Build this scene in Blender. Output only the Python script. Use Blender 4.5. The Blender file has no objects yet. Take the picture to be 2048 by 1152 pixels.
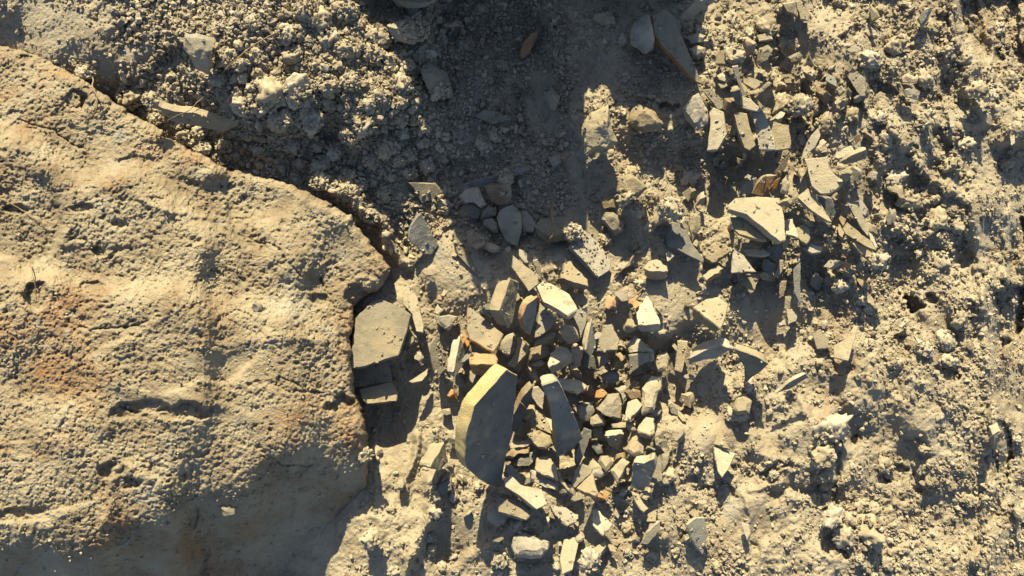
import bpy, bmesh, math, random
import numpy as np
from mathutils import Vector, Matrix, noise as mnoise

# ------------------------------------------------------------------ camera, light, exposure
SC = bpy.context.scene
COL = SC.collection
H = 1.49                       # camera height above the zero level of the dig, metres
SUN_EL = math.radians(31.0)
SUN_AZ = math.radians(-8.0)    # from +Y, a touch towards -X

cam_d = bpy.data.cameras.new('camera')
cam = bpy.data.objects.new('camera', cam_d)
COL.objects.link(cam)
cam.location = (0, 0, H)
cam.rotation_euler = (0, 0, 0)
cam_d.sensor_width = 36.0
cam_d.lens = 36.0 * H / 2.048
cam_d.clip_start = 0.05
cam_d.clip_end = 2000
SC.camera = cam

world = bpy.data.worlds.new('World')
SC.world = world
world.use_nodes = True
wn = world.node_tree
bg = wn.nodes['Background']
sky = wn.nodes.new('ShaderNodeTexSky')
sky.sky_type = 'NISHITA'
sky.sun_disc = False
sky.sun_elevation = SUN_EL
sky.sun_rotation = SUN_AZ
wn.links.new(sky.outputs[0], bg.inputs[0])
bg.inputs[1].default_value = 0.07

sun_d = bpy.data.lights.new('sun', 'SUN')
sun_d.energy = 5.0
sun_d.angle = math.radians(0.5)
sun_d.color = (1.0, 0.85, 0.53)
sun = bpy.data.objects.new('sun', sun_d)
COL.objects.link(sun)
sdir = Vector((math.sin(SUN_AZ) * math.cos(SUN_EL), math.cos(SUN_AZ) * math.cos(SUN_EL), math.sin(SUN_EL)))
sun.rotation_euler = sdir.to_track_quat('Z', 'Y').to_euler()
sun.location = (0, 3, 3)

SC.view_settings.view_transform = 'Standard'
SC.view_settings.look = 'None'
SC.view_settings.gamma = 1.0
SC.view_settings.use_curve_mapping = False
SC.view_settings.exposure = 1.60
SC.render.engine = 'CYCLES'
SC.cycles.max_bounces = 4
SC.cycles.diffuse_bounces = 3

# ------------------------------------------------------------------ helpers
rng = np.random.default_rng(7)
random.seed(7)

def P(px, py, z):
    """the point at height z (m) that stands where the photograph shows it"""
    k = (H - z) / H
    return Vector(((px - 1024) / 1000 * k, (576 - py) / 1000 * k, z))

def vnoise(X, Y, cell, seed):
    """smooth value noise, -1..1"""
    r = np.random.default_rng(seed)
    n = 512
    g = r.uniform(-1, 1, (n, n))
    u = X / cell + 1000; v = Y / cell + 1000
    iu = np.floor(u).astype(int); iv = np.floor(v).astype(int)
    fu = u - iu; fv = v - iv
    fu = fu * fu * (3 - 2 * fu); fv = fv * fv * (3 - 2 * fv)
    a = g[iv % n, iu % n]; b = g[iv % n, (iu + 1) % n]
    c = g[(iv + 1) % n, iu % n]; d = g[(iv + 1) % n, (iu + 1) % n]
    return (a * (1 - fu) + b * fu) * (1 - fv) + (c * (1 - fu) + d * fu) * fv

def fbm(X, Y, cell, seed, octv=4, gain=0.5):
    s = 0; a = 1.0
    for i in range(octv):
        c, sn = math.cos(i * 0.7), math.sin(i * 0.7)
        s = s + a * vnoise(X * c - Y * sn, X * sn + Y * c, cell / 2 ** i, seed + i)
        a *= gain
    return s

def sm(a, b, x):
    t = np.clip((x - a) / (b - a), 0, 1)
    return t * t * (3 - 2 * t)

def ctrl_field(X, Y, pts, sig):
    """heights given at scattered points, blended smoothly"""
    num = np.zeros_like(X); den = np.zeros_like(X)
    for (x, y, z) in pts:
        d2 = (X - x) ** 2 + (Y - y) ** 2
        w = np.exp(-d2 / (2 * sig * sig)) + 1e-4 / (1 + d2 / 4e3) ** 2
        num += w * z; den += w
    return num / den

def seg_dist(X, Y, a, b):
    ax, ay = a; bx, by = b
    dx, dy = bx - ax, by - ay
    t = np.clip(((X - ax) * dx + (Y - ay) * dy) / (dx * dx + dy * dy), 0, 1)
    return np.hypot(X - ax - t * dx, Y - ay - t * dy)

def line_dist(X, Y, pl):
    d = seg_dist(X, Y, pl[0], pl[1])
    for i in range(1, len(pl) - 1):
        d = np.minimum(d, seg_dist(X, Y, pl[i], pl[i + 1]))
    return d

def inside(X, Y, poly):
    r = np.zeros(X.shape, bool)
    n = len(poly)
    for i in range(n):
        x0, y0 = poly[i]; x1, y1 = poly[(i + 1) % n]
        if y0 == y1: continue
        c = ((y0 > Y) != (y1 > Y)) & (X < (x1 - x0) * (Y - y0) / (y1 - y0) + x0)
        r ^= c
    return r

def stamp(Z, gx0, gy0, step, pts, flat=0.75, dirn=1):
    """press small crumbs (x, y, r, all px; heights mm) into a height map"""
    ny, nx = Z.shape
    for (x, y, r) in pts:
        i0 = max(0, int((x - r - gx0) / step)); i1 = min(nx, int((x + r - gx0) / step) + 2)
        j0 = max(0, int((y - r - gy0) / step)); j1 = min(ny, int((y + r - gy0) / step) + 2)
        if i1 <= i0 or j1 <= j0: continue
        xs = gx0 + np.arange(i0, i1) * step - x
        ys = (gy0 + np.arange(j0, j1) * step - y)[:, None]
        q = 1 - (xs * xs + ys * ys) / (r * r)
        m = q > 0
        if not m.any(): continue
        sub = Z[j0:j1, i0:i1]
        dome = np.where(m, np.sqrt(np.maximum(q, 0)) * r * flat, 0)
        base = sub.mean() if dirn > 0 else 0
        if dirn > 0:
            sub[m] = np.maximum(sub[m], (base + dome - r * 0.18)[m])
        else:
            sub[m] -= dome[m]

def tagobj(o, label=None, cat=None, group=None, kind=None):
    if label: o['label'] = label
    if cat: o['category'] = cat
    if group: o['group'] = group
    if kind: o['kind'] = kind
    return o

def np_mesh(name, verts, faces, smooth=True):
    """verts (n,3), faces (m,3) or (m,4)"""
    me = bpy.data.meshes.new(name)
    k = faces.shape[1]
    me.vertices.add(len(verts)); me.vertices.foreach_set('co', np.ascontiguousarray(verts, np.float32).ravel())
    me.loops.add(faces.size); me.loops.foreach_set('vertex_index', np.ascontiguousarray(faces, np.int32).ravel())
    me.polygons.add(len(faces))
    me.polygons.foreach_set('loop_start', np.arange(0, faces.size, k, dtype=np.int32))
    me.polygons.foreach_set('use_smooth', np.full(len(faces), smooth))
    me.update(calc_edges=True)
    return me

# ------------------------------------------------------------------ materials
ALB = 0.62   # overall soil reflectance
def neu(c): return (c[0] * 0.985, c[1] * 1.015, c[2] * 1.02)
def mat(name, stops, scale=30.0, detail=8.0, bump=0.4, bscale=260.0, bdist=0.002, rough=0.95,
        obj_var=0.0, island=False, patch=None, coords='Object', grain=None):
    """stops: list of (pos, rgb); patch: (rgb, scale, lo, hi) stain layer"""
    m = bpy.data.materials.new(name); m.use_nodes = True
    nt = m.node_tree; N = nt.nodes; L = nt.links
    b = N['Principled BSDF']
    b.inputs['Roughness'].default_value = rough
    if 'Specular IOR Level' in b.inputs: b.inputs['Specular IOR Level'].default_value = 0.15
    tc = N.new('ShaderNodeTexCoord')
    src = tc.outputs[coords]
    if coords == 'World':
        pass
    n1 = N.new('ShaderNodeTexNoise'); n1.inputs['Scale'].default_value = scale
    n1.inputs['Detail'].default_value = detail; n1.inputs['Roughness'].default_value = 0.65
    L.new(src, n1.inputs['Vector'])
    r = N.new('ShaderNodeValToRGB'); L.new(n1.outputs['Fac'], r.inputs['Fac'])
    cr = r.color_ramp
    stops = [(q, tuple(x * ALB for x in neu(c))) for q, c in stops]
    patch = [(tuple(x * ALB for x in neu(c)), a_, b_, c_) for c, a_, b_, c_ in (patch or [])]
    cr.elements[0].position = stops[0][0]; cr.elements[0].color = (*stops[0][1], 1)
    cr.elements[1].position = stops[-1][0]; cr.elements[1].color = (*stops[-1][1], 1)
    for p, c in stops[1:-1]:
        e = cr.elements.new(p); e.color = (*c, 1)
    colr = r.outputs['Color']
    if patch:
        for k, (rgb, sc_, lo, hi) in enumerate(patch):
            n2 = N.new('ShaderNodeTexNoise'); n2.inputs['Scale'].default_value = sc_
            n2.inputs['Detail'].default_value = 7; n2.inputs['Roughness'].default_value = 0.6
            mp = N.new('ShaderNodeMapping'); mp.inputs['Location'].default_value = (3.1 * k + 1.7, 2.3 * k, 0.7)
            L.new(src, mp.inputs['Vector']); L.new(mp.outputs[0], n2.inputs['Vector'])
            mr = N.new('ShaderNodeMapRange'); mr.inputs['From Min'].default_value = lo; mr.inputs['From Max'].default_value = hi
            L.new(n2.outputs['Fac'], mr.inputs['Value'])
            mx = N.new('ShaderNodeMixRGB'); L.new(mr.outputs[0], mx.inputs['Fac'])
            L.new(colr, mx.inputs['Color1']); mx.inputs['Color2'].default_value = (*rgb, 1)
            colr = mx.outputs['Color']
    if obj_var or island:
        hs = N.new('ShaderNodeHueSaturation')
        mr = N.new('ShaderNodeMapRange')
        v = obj_var or 0.3
        mr.inputs['To Min'].default_value = 1 - v; mr.inputs['To Max'].default_value = 1 + v
        if island:
            g = N.new('ShaderNodeNewGeometry'); L.new(g.outputs['Random Per Island'], mr.inputs['Value'])
        else:
            oi = N.new('ShaderNodeObjectInfo'); L.new(oi.outputs['Random'], mr.inputs['Value'])
            mr2 = N.new('ShaderNodeMapRange'); mr2.inputs['To Min'].default_value = 1.15; mr2.inputs['To Max'].default_value = 0.8
            L.new(oi.outputs['Random'], mr2.inputs['Value']); L.new(mr2.outputs[0], hs.inputs['Saturation'])
        L.new(mr.outputs[0], hs.inputs['Value']); L.new(colr, hs.inputs['Color'])
        colr = hs.outputs['Color']
    L.new(colr, b.inputs['Base Color'])
    nb = N.new('ShaderNodeTexNoise'); nb.inputs['Scale'].default_value = bscale; nb.inputs['Detail'].default_value = 6
    nb.inputs['Roughness'].default_value = 0.7
    L.new(src, nb.inputs['Vector'])
    bp = N.new('ShaderNodeBump'); bp.inputs['Strength'].default_value = bump; bp.inputs['Distance'].default_value = bdist
    L.new(nb.outputs['Fac'], bp.inputs['Height']); L.new(bp.outputs[0], b.inputs['Normal'])
    return m

def shade(c, k): return tuple(x * k for x in c)
DUST = (0.42, 0.355, 0.26)
M = {}
M['ground'] = mat('dry_soil', [(0.3, (0.27, 0.215, 0.155)), (0.5, DUST), (0.72, (0.47, 0.41, 0.31))], 9, 10, 0.8, 360, 0.0045,
                  patch=[((0.30, 0.215, 0.145), 5.0, 0.60, 0.75), ((0.36, 0.335, 0.29), 6.0, 0.6, 0.7)])
M['crumb'] = mat('soil_crumb', [(0.3, (0.27, 0.215, 0.155)), (0.5, (0.375, 0.315, 0.23)), (0.7, (0.45, 0.39, 0.295))], 14, 6, 0.5, 500, 0.0015, obj_var=0.28, island=True)
M['clod'] = mat('soil_clod', [(0.3, (0.33, 0.265, 0.185)), (0.5, (0.44, 0.37, 0.27)), (0.7, (0.50, 0.43, 0.32))], 2.2, 8, 0.6, 9, 0.0018, obj_var=0.12)
M['boulder'] = mat('weathered_boulder', [(0.34, (0.30, 0.23, 0.155)), (0.5, (0.415, 0.34, 0.235)), (0.64, (0.48, 0.41, 0.295))], 13, 12, 0.9, 330, 0.006,
                   patch=[((0.37, 0.22, 0.12), 6.0, 0.53, 0.70), ((0.46, 0.415, 0.33), 4.0, 0.61, 0.70), ((0.38, 0.35, 0.29), 22, 0.6, 0.7), ((0.20, 0.15, 0.105), 14, 0.64, 0.74)])
def stone(name, c, patch=None, d=0.46):
    return mat(name, [(0.3, shade(c, 0.72)), (0.5, c), (0.72, shade(c, 1.15))], 26, 9, 0.7, 330, 0.004, obj_var=0.24,
               patch=(patch or []) + [((0.41, 0.345, 0.25), 17, d, d + 0.14), (shade(c, 0.7), 38, 0.60, 0.68)])
M['g'] = stone('grey_buff_stone', (0.32, 0.285, 0.228))
M['y'] = stone('pale_buff_stone', (0.42, 0.355, 0.25))
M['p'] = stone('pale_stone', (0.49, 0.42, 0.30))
M['t'] = stone('tan_stone', (0.40, 0.31, 0.205), [((0.34, 0.22, 0.12), 16, 0.55, 0.7)])
M['o'] = stone('orange_fired_clay', (0.45, 0.25, 0.125), [((0.5, 0.34, 0.18), 30, 0.5, 0.7)], 0.52)
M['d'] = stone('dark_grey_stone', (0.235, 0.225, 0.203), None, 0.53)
M['b'] = stone('brown_stone', (0.27, 0.19, 0.13))
M['e'] = stone('sunlit_edge_yellow', (0.62, 0.49, 0.26), None, 0.54)  # sunlit yellow put into the colour of edges the sun strikes
M['root'] = mat('dry_root', [(0.3, (0.22, 0.14, 0.08)), (0.7, (0.36, 0.26, 0.16))], 80, 4, 0.3, 300, 0.001)
# ------------------------------------------------------------------ ground
BANK = [  # px, py, height mm
(0,0,95),(100,40,95),(200,60,92),(280,80,86),(100,100,86),(30,60,86),(-100,0,90),(200,-80,95),(450,-80,100),(650,-60,95),
(20,70,76),(70,100,74),(150,122,86),(250,122,84),(150,152,32),(250,205,15),(330,252,0),(420,300,-10),(500,335,-15),(230,158,38),(320,165,50),(400,158,55),(60,140,45),
(400,30,95),(500,20,95),(600,20,92),(500,100,82),(450,190,60),(350,215,45),(550,180,75),(610,200,68),(650,130,78),(700,60,72),(700,200,60),
(600,230,84),(700,230,80),(660,180,84),(540,230,72),(760,235,66),(480,230,60),(430,250,45),(560,285,0),(480,295,0),(640,295,-22),(720,320,-35),(600,325,-25),(690,278,-5),(780,285,-20),(830,275,-15),(760,420,-40),(400,280,25),(300,250,35),
(820,230,30),(780,100,30),(790,20,20),(880,250,5),(960,260,-28),(900,150,-20),(950,50,-45),(1050,100,-55),(1050,250,-48),(1000,350,-48),
(900,380,-48),(830,450,-50),(1100,180,-45),(1120,350,-42),(790,520,-55),(900,500,-42),(1000,480,-48),(960,560,-8),(1060,560,-12),(890,545,-12),(1000,530,-20),(930,520,-22),(1100,450,-42),
(1165,140,-12),(1180,220,-12),(1160,30,0),(1220,330,-28),(1260,230,0),(1270,370,5),(1330,430,0),(1200,520,-32),(1250,560,-20),(1130,560,-25),(1230,410,-20),
(1300,130,-8),(1360,250,10),(1400,60,0),(1450,150,5),(1550,50,15),(1500,250,15),(1600,150,0),(1380,480,-5),(1450,350,-30),(1370,330,-28),
(1550,400,10),(1600,500,0),(1650,590,-28),(1530,600,-32),(1565,640,-38),(1620,610,5),(1720,650,0),(1700,480,0),(1740,400,5),(1770,600,-32),
(1700,300,5),(1720,200,10),(1800,100,15),(1850,250,10),(1850,400,10),(1900,600,5),(1850,800,5),(1690,570,0),
(1080,620,-5),(1150,700,-12),(1000,700,-18),(1100,800,-32),(1200,750,-22),(1050,900,-58),(1150,900,-38),(1250,850,-12),(1300,920,-8),
(900,650,-30),(840,600,-35),(900,720,-38),(870,780,-55),(820,820,-65),(770,850,-80),(845,890,-45),(790,900,-70),(930,980,-48),(870,1010,-15),(800,1000,-22),(760,950,-18),(740,1060,2),(780,1110,5),(720,1130,6),(820,950,-40),
(750,1000,-8),(765,1070,0),(900,1060,-65),(960,1110,-30),(1050,1130,-48),(1000,1040,-38),(1100,1000,-20),(1200,1000,-15),(1250,1100,-15),
(1350,740,-45),(1390,770,-45),(1450,800,-12),(1320,600,-8),(1400,560,0),(1450,620,0),(1460,690,-30),(1380,880,5),(1440,960,-28),(1350,1000,0),
(1500,1050,5),(1530,850,-20),(1600,870,12),(1600,950,5),(1590,985,-22),(1600,1060,0),(1700,1000,0),(1720,900,-20),(1770,930,-28),(1800,1010,-25),(1850,1080,5),(1900,900,5),
(1650,760,-12),(1720,780,0),(2045,100,-60),(2045,400,-70),(2045,700,-75),(2045,1000,-65),(1975,400,0),(1975,1000,-5),(1980,200,-10),(1960,700,0),(600,1200,-40),(1000,1250,-40),(1500,1250,0),(2000,1250,-30)]
RIDGES = [  # polyline, height mm, width px
([(650,350),(700,385),(755,450),(800,515)], 38, 13), ([(880,935),(850,1040),(800,1160)], 26, 13), ([(835,870),(832,930),(812,985)], 22, 10),
([(1790,240),(1850,330),(1940,420),(1968,560),(1982,740),(1990,900),(1975,1152)], 22, 15),
([(1735,120),(1742,260),(1760,400),(1800,470)], 14, 12), ([(1900,10),(1935,120),(1955,250)], 20, 15), ([(1975,0),(1990,160)], 18, 12),
([(1650,930),(1560,940),(1520,925)], 10, 16), ([(1645,985),(1560,975),(1540,1000)], -16, 12), ([(1680,960),(1600,966),(1500,975)], 10, 10),
([(1660,860),(1662,960),(1668,1040),(1690,1110)], -16, 6), ([(1755,620),(1760,720)], 8, 8),
([(1490,600),(1500,500)], 8, 14), ([(1610,810),(1640,900)], 14, 18), ([(1500,860),(1540,920),(1545,960)], 14, 12),
([(1310,870),(1330,970)], 10, 14), ([(1280,440),(1400,540)], 8, 20), ([(1640,550),(1700,560),(1720,600)], 12, 12),
([(1720,690),(1750,770)], 8, 10), ([(1880,480),(1900,600),(1950,700)], 10, 16), ([(1830,740),(1800,820),(1780,900)], 8, 18),
([(1560,130),(1610,190)], -10, 14), ([(1870,120),(1900,200)], -14, 12), ([(2010,430),(2020,700)], 20, 12), ([(2000,820),(2030,1100)], 18, 12),
([(700,640),(705,700)], 8, 8), ([(1150,420),(1165,480)], 0, 8), ([(1700,1060),(1750,1100)], 10, 16), ([(880,1152),(960,1090),(1040,1060)], 14, 16),
([(1480,990),(1500,1152)], 10, 8), ([(1555,1080),(1570,1152)], 10, 8)]
PITS = [  # px, py, rx, ry, depth mm
(1838,603,22,20,38),(1866,590,12,14,24),(1880,60,18,40,16),(1335,220,26,20,30),(1460,70,10,10,0),(1700,880,10,14,20),(1790,950,26,16,22),(1840,960,20,24,22),
(1690,740,26,16,16),(1800,690,18,18,20),(1895,760,20,18,20),(1760,960,18,12,16),(1930,520,20,24,16),(1890,290,18,26,22),(1825,300,20,16,20),(1615,270,14,10,10),
(1440,980,30,26,18),(1395,960,20,18,10),(1555,940,40,8,12),(1990,930,14,40,30),(2022,620,26,66,34),(2035,90,16,90,26),(1992,150,12,60,20),(2030,480,14,40,24),(2015,900,20,60,26),(2035,1080,16,50,24),(1960,560,10,24,14),(1915,30,24,36,24),(1700,70,20,14,16),
(1765,175,22,14,16),(1815,85,14,10,14),(1870,200,20,12,16),(1790,490,16,12,14),(1905,480,20,26,16),(1585,55,10,10,10),(1550,95,26,34,20),(1450,560,20,14,14),
(1160,880,20,20,0),(1320,690,20,26,14),(1350,790,30,34,16),(900,900,24,18,14),(1240,1010,16,16,12),(1300,1050,26,20,12),(1380,1080,22,18,14),(1660,1090,20,22,14),(1500,1110,20,16,10)]
STEP = 1.6
gx = np.arange(-180, 2240, STEP); gy = np.arange(-480, 1340, STEP)
GX0, GY0 = gx[0], gy[0]
X, Y = np.meshgrid(gx, gy)
def coarse(fn, X, Y, k=6):
    """evaluate a smooth field on a coarse grid and interpolate"""
    cx = np.arange(gx[0] - 20, gx[-1] + 40, STEP * k); cy = np.arange(gy[0] - 20, gy[-1] + 40, STEP * k)
    CX, CY = np.meshgrid(cx, cy); F = fn(CX, CY)
    u = (X - cx[0]) / (STEP * k); v = (Y - cy[0]) / (STEP * k)
    iu = u.astype(int); iv = v.astype(int); fu = u - iu; fv = v - iv
    return (F[iv, iu] * (1 - fu) + F[iv, iu + 1] * fu) * (1 - fv) + (F[iv + 1, iu] * (1 - fu) + F[iv + 1, iu + 1] * fu) * fv
# a little domain warp so that no drawn line stays straight
WX = X + 14 * fbm(X, Y, 60, 11, 4); WY = Y + 14 * fbm(X, Y, 60, 31, 4)
Z = coarse(lambda a, b: ctrl_field(a, b, BANK, 34), WX, WY)
for pl, h, w in RIDGES:
    if not h: continue
    x0 = min(p[0] for p in pl) - 70; x1 = max(p[0] for p in pl) + 70
    y0 = min(p[1] for p in pl) - 70; y1 = max(p[1] for p in pl) + 70
    i0, i1 = [int(np.clip((v - GX0) / STEP, 0, len(gx))) for v in (x0, x1)]
    j0, j1 = [int(np.clip((v - GY0) / STEP, 0, len(gy))) for v in (y0, y1)]
    d = line_dist(WX[j0:j1, i0:i1], WY[j0:j1, i0:i1], pl)
    Z[j0:j1, i0:i1] += h * np.exp(-(d / w) ** 2)
PN = 0.55 * fbm(X, Y, 16, 37, 3)
for (x, y, rx, ry, dp) in PITS:
    if not dp: continue
    dp = min(dp, 0.95 * min(rx, ry) + 4) if x > 1880 else dp
    q = ((WX - x) / rx) ** 2 + ((WY - y) / ry) ** 2 + PN
    Z -= (0.62 if x < 1985 and rx < 40 and (x, y) != (1838, 603) else 1.0) * dp * sm(1.25, 0.55, q)
# unseen bank added just above the frame, shaped so its shade fills the hollow
XB = X + 26 * fbm(X * 0.25, Y, 55, 79, 3)
bx = lambda a, b, s=22: sm(a - s, a + s, XB) * (1 - sm(b - s, b + s, XB))
prof = 325 * sm(690, 830, X) * bx(600, 1112) + 180 * bx(1112, 1240) + 205 * bx(1240, 1385) + 60 * bx(1360, 1500)
crest = fbm(X, Y * 0.12, 58, 77, 4, 0.6)
prof = prof * (1 + 0.20 * crest + 0.06 * fbm(X, Y, 40, 76, 3))
Z += prof * sm(-15, -250, Y) 
# undulation, lumpiness; the upper bank and the right side are rougher than the dusty patches
smoothm = np.zeros_like(Z)
for (x, y, rx, ry) in [(90,70,120,60),(250,110,70,25),(1085,200,35,80),(1130,470,60,50),(1180,520,60,60),(1380,740,60,50),(1530,640,60,60),(1350,580,60,50),
                       (1720,300,14,80),(1700,140,16,70),(1600,870,50,50),(1950,480,18,100),(1420,860,60,60),(800,900,50,50),(900,520,60,50),(1490,1000,40,60),
                       (1390,640,50,40),(1800,840,50,30),(1540,860,20,60),(1870,640,50,40),(1480,1040,50,50),(1160,1050,50,30),(920,1060,50,40)]:
    smoothm = np.maximum(smoothm, sm(1.4, 0.6, ((WX - x) / rx) ** 2 + ((WY - y) / ry) ** 2))
rough = (1 - 0.88 * smoothm) * (1 - 0.62 * sm(0.1, 0.6, vnoise(X, Y, 95, 401) + 0.5 * vnoise(X, Y, 40, 402)) * sm(1050, 1250, X))
right = 1 + 0.55 * sm(1350, 1650, X)
Z += 15 * right * vnoise(X, Y, 130, 43) + 10 * right * vnoise(X, Y, 66, 41) + 3.2 * rough * right * fbm(X, Y, 26, 51, 4)
pile = np.exp(-((X - 1130) / 170) ** 4 - ((Y - 790) / 150) ** 4)
Z -= 24 * pile
rid = 1 - np.abs(fbm(X, Y, 34, 61, 3))
Z += 4 * rough * right * (rid - 0.5)
Z += rough * 1.15 * fbm(X, Y, 9, 71, 3) + 0.5 * fbm(X, Y, 4.2, 81, 2)
ROUGH = rough
def gidx(px, py):
    i = int(np.clip((px - GX0) / STEP, 0, len(gx) - 1)); j = int(np.clip((py - GY0) / STEP, 0, len(gy) - 1))
    return j, i
Zmacro = Z.copy()
n = 42000
cx = rng.uniform(-160, 2220, n); cy = rng.uniform(-300, 1320, n)
cr = np.clip(rng.lognormal(0.8, 0.42, n), 1.6, 7)
ji = np.clip(((cy - GY0) / STEP).astype(int), 0, len(gy) - 1); ii = np.clip(((cx - GX0) / STEP).astype(int), 0, len(gx) - 1)
keep = rng.uniform(0, 1, n) < ROUGH[ji, ii] * 0.9 + 0.01
cr = cr * np.where(ROUGH[ji, ii] < 0.6, 0.6, 1)
stamp(Z, GX0, GY0, STEP, sorted(zip(cx[keep], cy[keep], cr[keep]), key=lambda t: -t[2]), 0.65)
Z += 0.8 * fbm(X, Y, 4.6, 91, 3)
ZM = Z / 1000.0
ZSTONE = ZM.copy()          # level the stones were heaped on; the gaps between them go deeper
ZM = ZM - 0.022 * np.exp(-((X - 1130) / 165) ** 4 - ((Y - 785) / 150) ** 4) - 0.012 * np.exp(-((X - 1540) / 130) ** 4 - ((Y - 370) / 200) ** 4)
def ground_z(px, py):
    j, i = gidx(px, py); return float(ZM[j, i])
def heap_z(px, py):
    j, i = gidx(px, py); return float(ZSTONE[j, i])

def ground_mesh():
    # extend outwards in ever larger steps, levelling to zero
    ext = [40 * 1.75 ** k for k in range(0, 16)]
    ex_l = [-180 - e for e in ext][::-1]; ex_r = [gx[-1] + e for e in ext]
    ey_t = [-480 - e for e in ext][::-1]; ey_b = [gy[-1] + e for e in ext]
    fx = np.concatenate([ex_l, gx, ex_r]); fy = np.concatenate([ey_t, gy, ey_b])
    FX, FY = np.meshgrid(fx, fy)
    jj = np.clip(np.arange(len(fy)) - len(ey_t), 0, len(gy) - 1); ii_ = np.clip(np.arange(len(fx)) - len(ex_l), 0, len(gx) - 1)
    FZ = ZM[np.ix_(jj, ii_)]
    out = np.maximum(np.maximum(gx[0] - FX, FX - gx[-1]), np.maximum(gy[0] - FY, FY - gy[-1]))
    FZ = FZ * (1 - sm(0, 900, out))
    k = (H - FZ) / H
    V = np.stack([(FX - 1024) / 1000 * k, (576 - FY) / 1000 * k, FZ], -1).reshape(-1, 3)
    nx, ny = len(fx), len(fy)
    idx = np.arange(nx * ny).reshape(ny, nx)
    F = np.stack([idx[1:, :-1], idx[1:, 1:], idx[:-1, 1:], idx[:-1, :-1]], -1).reshape(-1, 4)
    return np_mesh('ground', V, F)
gme = ground_mesh(); gme.materials.append(M['ground'])
g_o = bpy.data.objects.new('ground', gme); COL.objects.link(g_o)
tagobj(g_o, 'dry buff excavated soil with hollows and crumbly banks', kind='structure')

# ------------------------------------------------------------------ the boulder
BOUT = [(-420,-120),(-150,30),(0,88),(80,108),(150,148),(215,195),(290,242),(335,272),(420,318),(470,342),(560,362),(640,396),(700,432),(745,492),(776,535),(768,572),
        (735,588),(708,618),(700,680),(704,740),(716,800),(738,868),(737,945),(722,1010),(702,1066),(684,1152),(650,1300),(560,1450),(-420,1450)]
BH = [(0,110,112),(90,140,110),(200,210,106),(400,335,88),(600,415,70),(735,510,40),(-200,300,120),(0,400,150),(300,450,145),(550,520,110),(690,600,50),(0,700,190),(300,700,190),(550,700,155),(670,700,96),
      (0,900,205),(300,880,195),(550,860,158),(690,880,88),(0,1100,200),(150,1095,200),(300,1060,188),(450,970,172),(600,915,152),(700,880,92),(0,1175,110),(150,1175,110),(0,1230,30),(300,1130,95),(300,1190,10),(450,1045,80),(450,1120,0),(600,985,75),(600,1060,0),(680,950,30),(600,1130,-50),(680,1030,-40),(680,1120,-60),
      (0,1300,-40),(400,1300,-60),(-200,700,190),(-200,1000,190),(-300,1300,0)]
bs = 1.5
bxs = np.arange(-400, 800, bs); bys = np.arange(-120, 1400, bs)
BX, BY = np.meshgrid(bxs, bys)
bwx = BX + 5 * fbm(BX, BY, 34, 211, 4, 0.6); bwy = BY + 5 * fbm(BX, BY, 34, 231, 4, 0.6)
ins = inside(bwx, bwy, BOUT)
dist = line_dist(bwx, bwy, BOUT + [BOUT[0]])
dist = np.where(ins, dist, -dist)
cxs = np.arange(-420, 830, 9.0); cys = np.arange(-140, 1430, 9.0)
CX, CY = np.meshgrid(cxs, cys); CF = ctrl_field(CX, CY, BH, 48)
u = (BX - cxs[0]) / 9; v = (BY - cys[0]) / 9; iu = u.astype(int); iv = v.astype(int); fu = u - iu; fv = v - iv
BZ = (CF[iv, iu] * (1 - fu) + CF[iv, iu + 1] * fu) * (1 - fv) + (CF[iv + 1, iu] * (1 - fu) + CF[iv + 1, iu + 1] * fu) * fv
def blob(lst, X_, Y_):
    r = np.zeros_like(X_)
    for (x, y, rx, ry) in lst: r = np.maximum(r, sm(1.5, 0.5, ((X_ - x) / rx) ** 2 + ((Y_ - y) / ry) ** 2))
    return r
smo = blob([(330,790,110,22),(520,830,90,20),(620,400,90,30),(700,470,40,50),(470,730,120,30),(0,500,36,50),(590,1060,130,50),(250,1130,200,30),(560,350,60,20)], bwx, bwy)
rg = 1 - 0.75 * smo
BZ += 8 * fbm(BX, BY, 130, 241, 2)
# layered, flaky weathering: noise stretched along the bedding
A = 0.45
low = sm(-20, 50, bwy - np.interp(bwx, [-400,0,130,210,300,380,450,600,700,800],[1100,1105,1095,1120,1070,1020,965,915,880,870]))
rg = rg * (1 - 0.3 * low)
U_ = BX * math.cos(A) + BY * math.sin(A); V_ = -BX * math.sin(A) + BY * math.cos(A)
BZ += rg * (2.0 * fbm(U_ * 0.8, V_, 34, 251, 4) + 1.3 * (1 - np.abs(fbm(U_ * 0.9, V_, 19, 261, 4))) + 1.7 * fbm(U_, V_, 7, 271, 4)) + rg * 5 * np.minimum(0, fbm(BX, BY, 16, 275, 3) + 0.35)
BZ += 0.65 * fbm(BX, BY, 3.6, 281, 2) + 0.7 * smo * fbm(U_ * 0.5, V_, 12, 283, 4)
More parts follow.
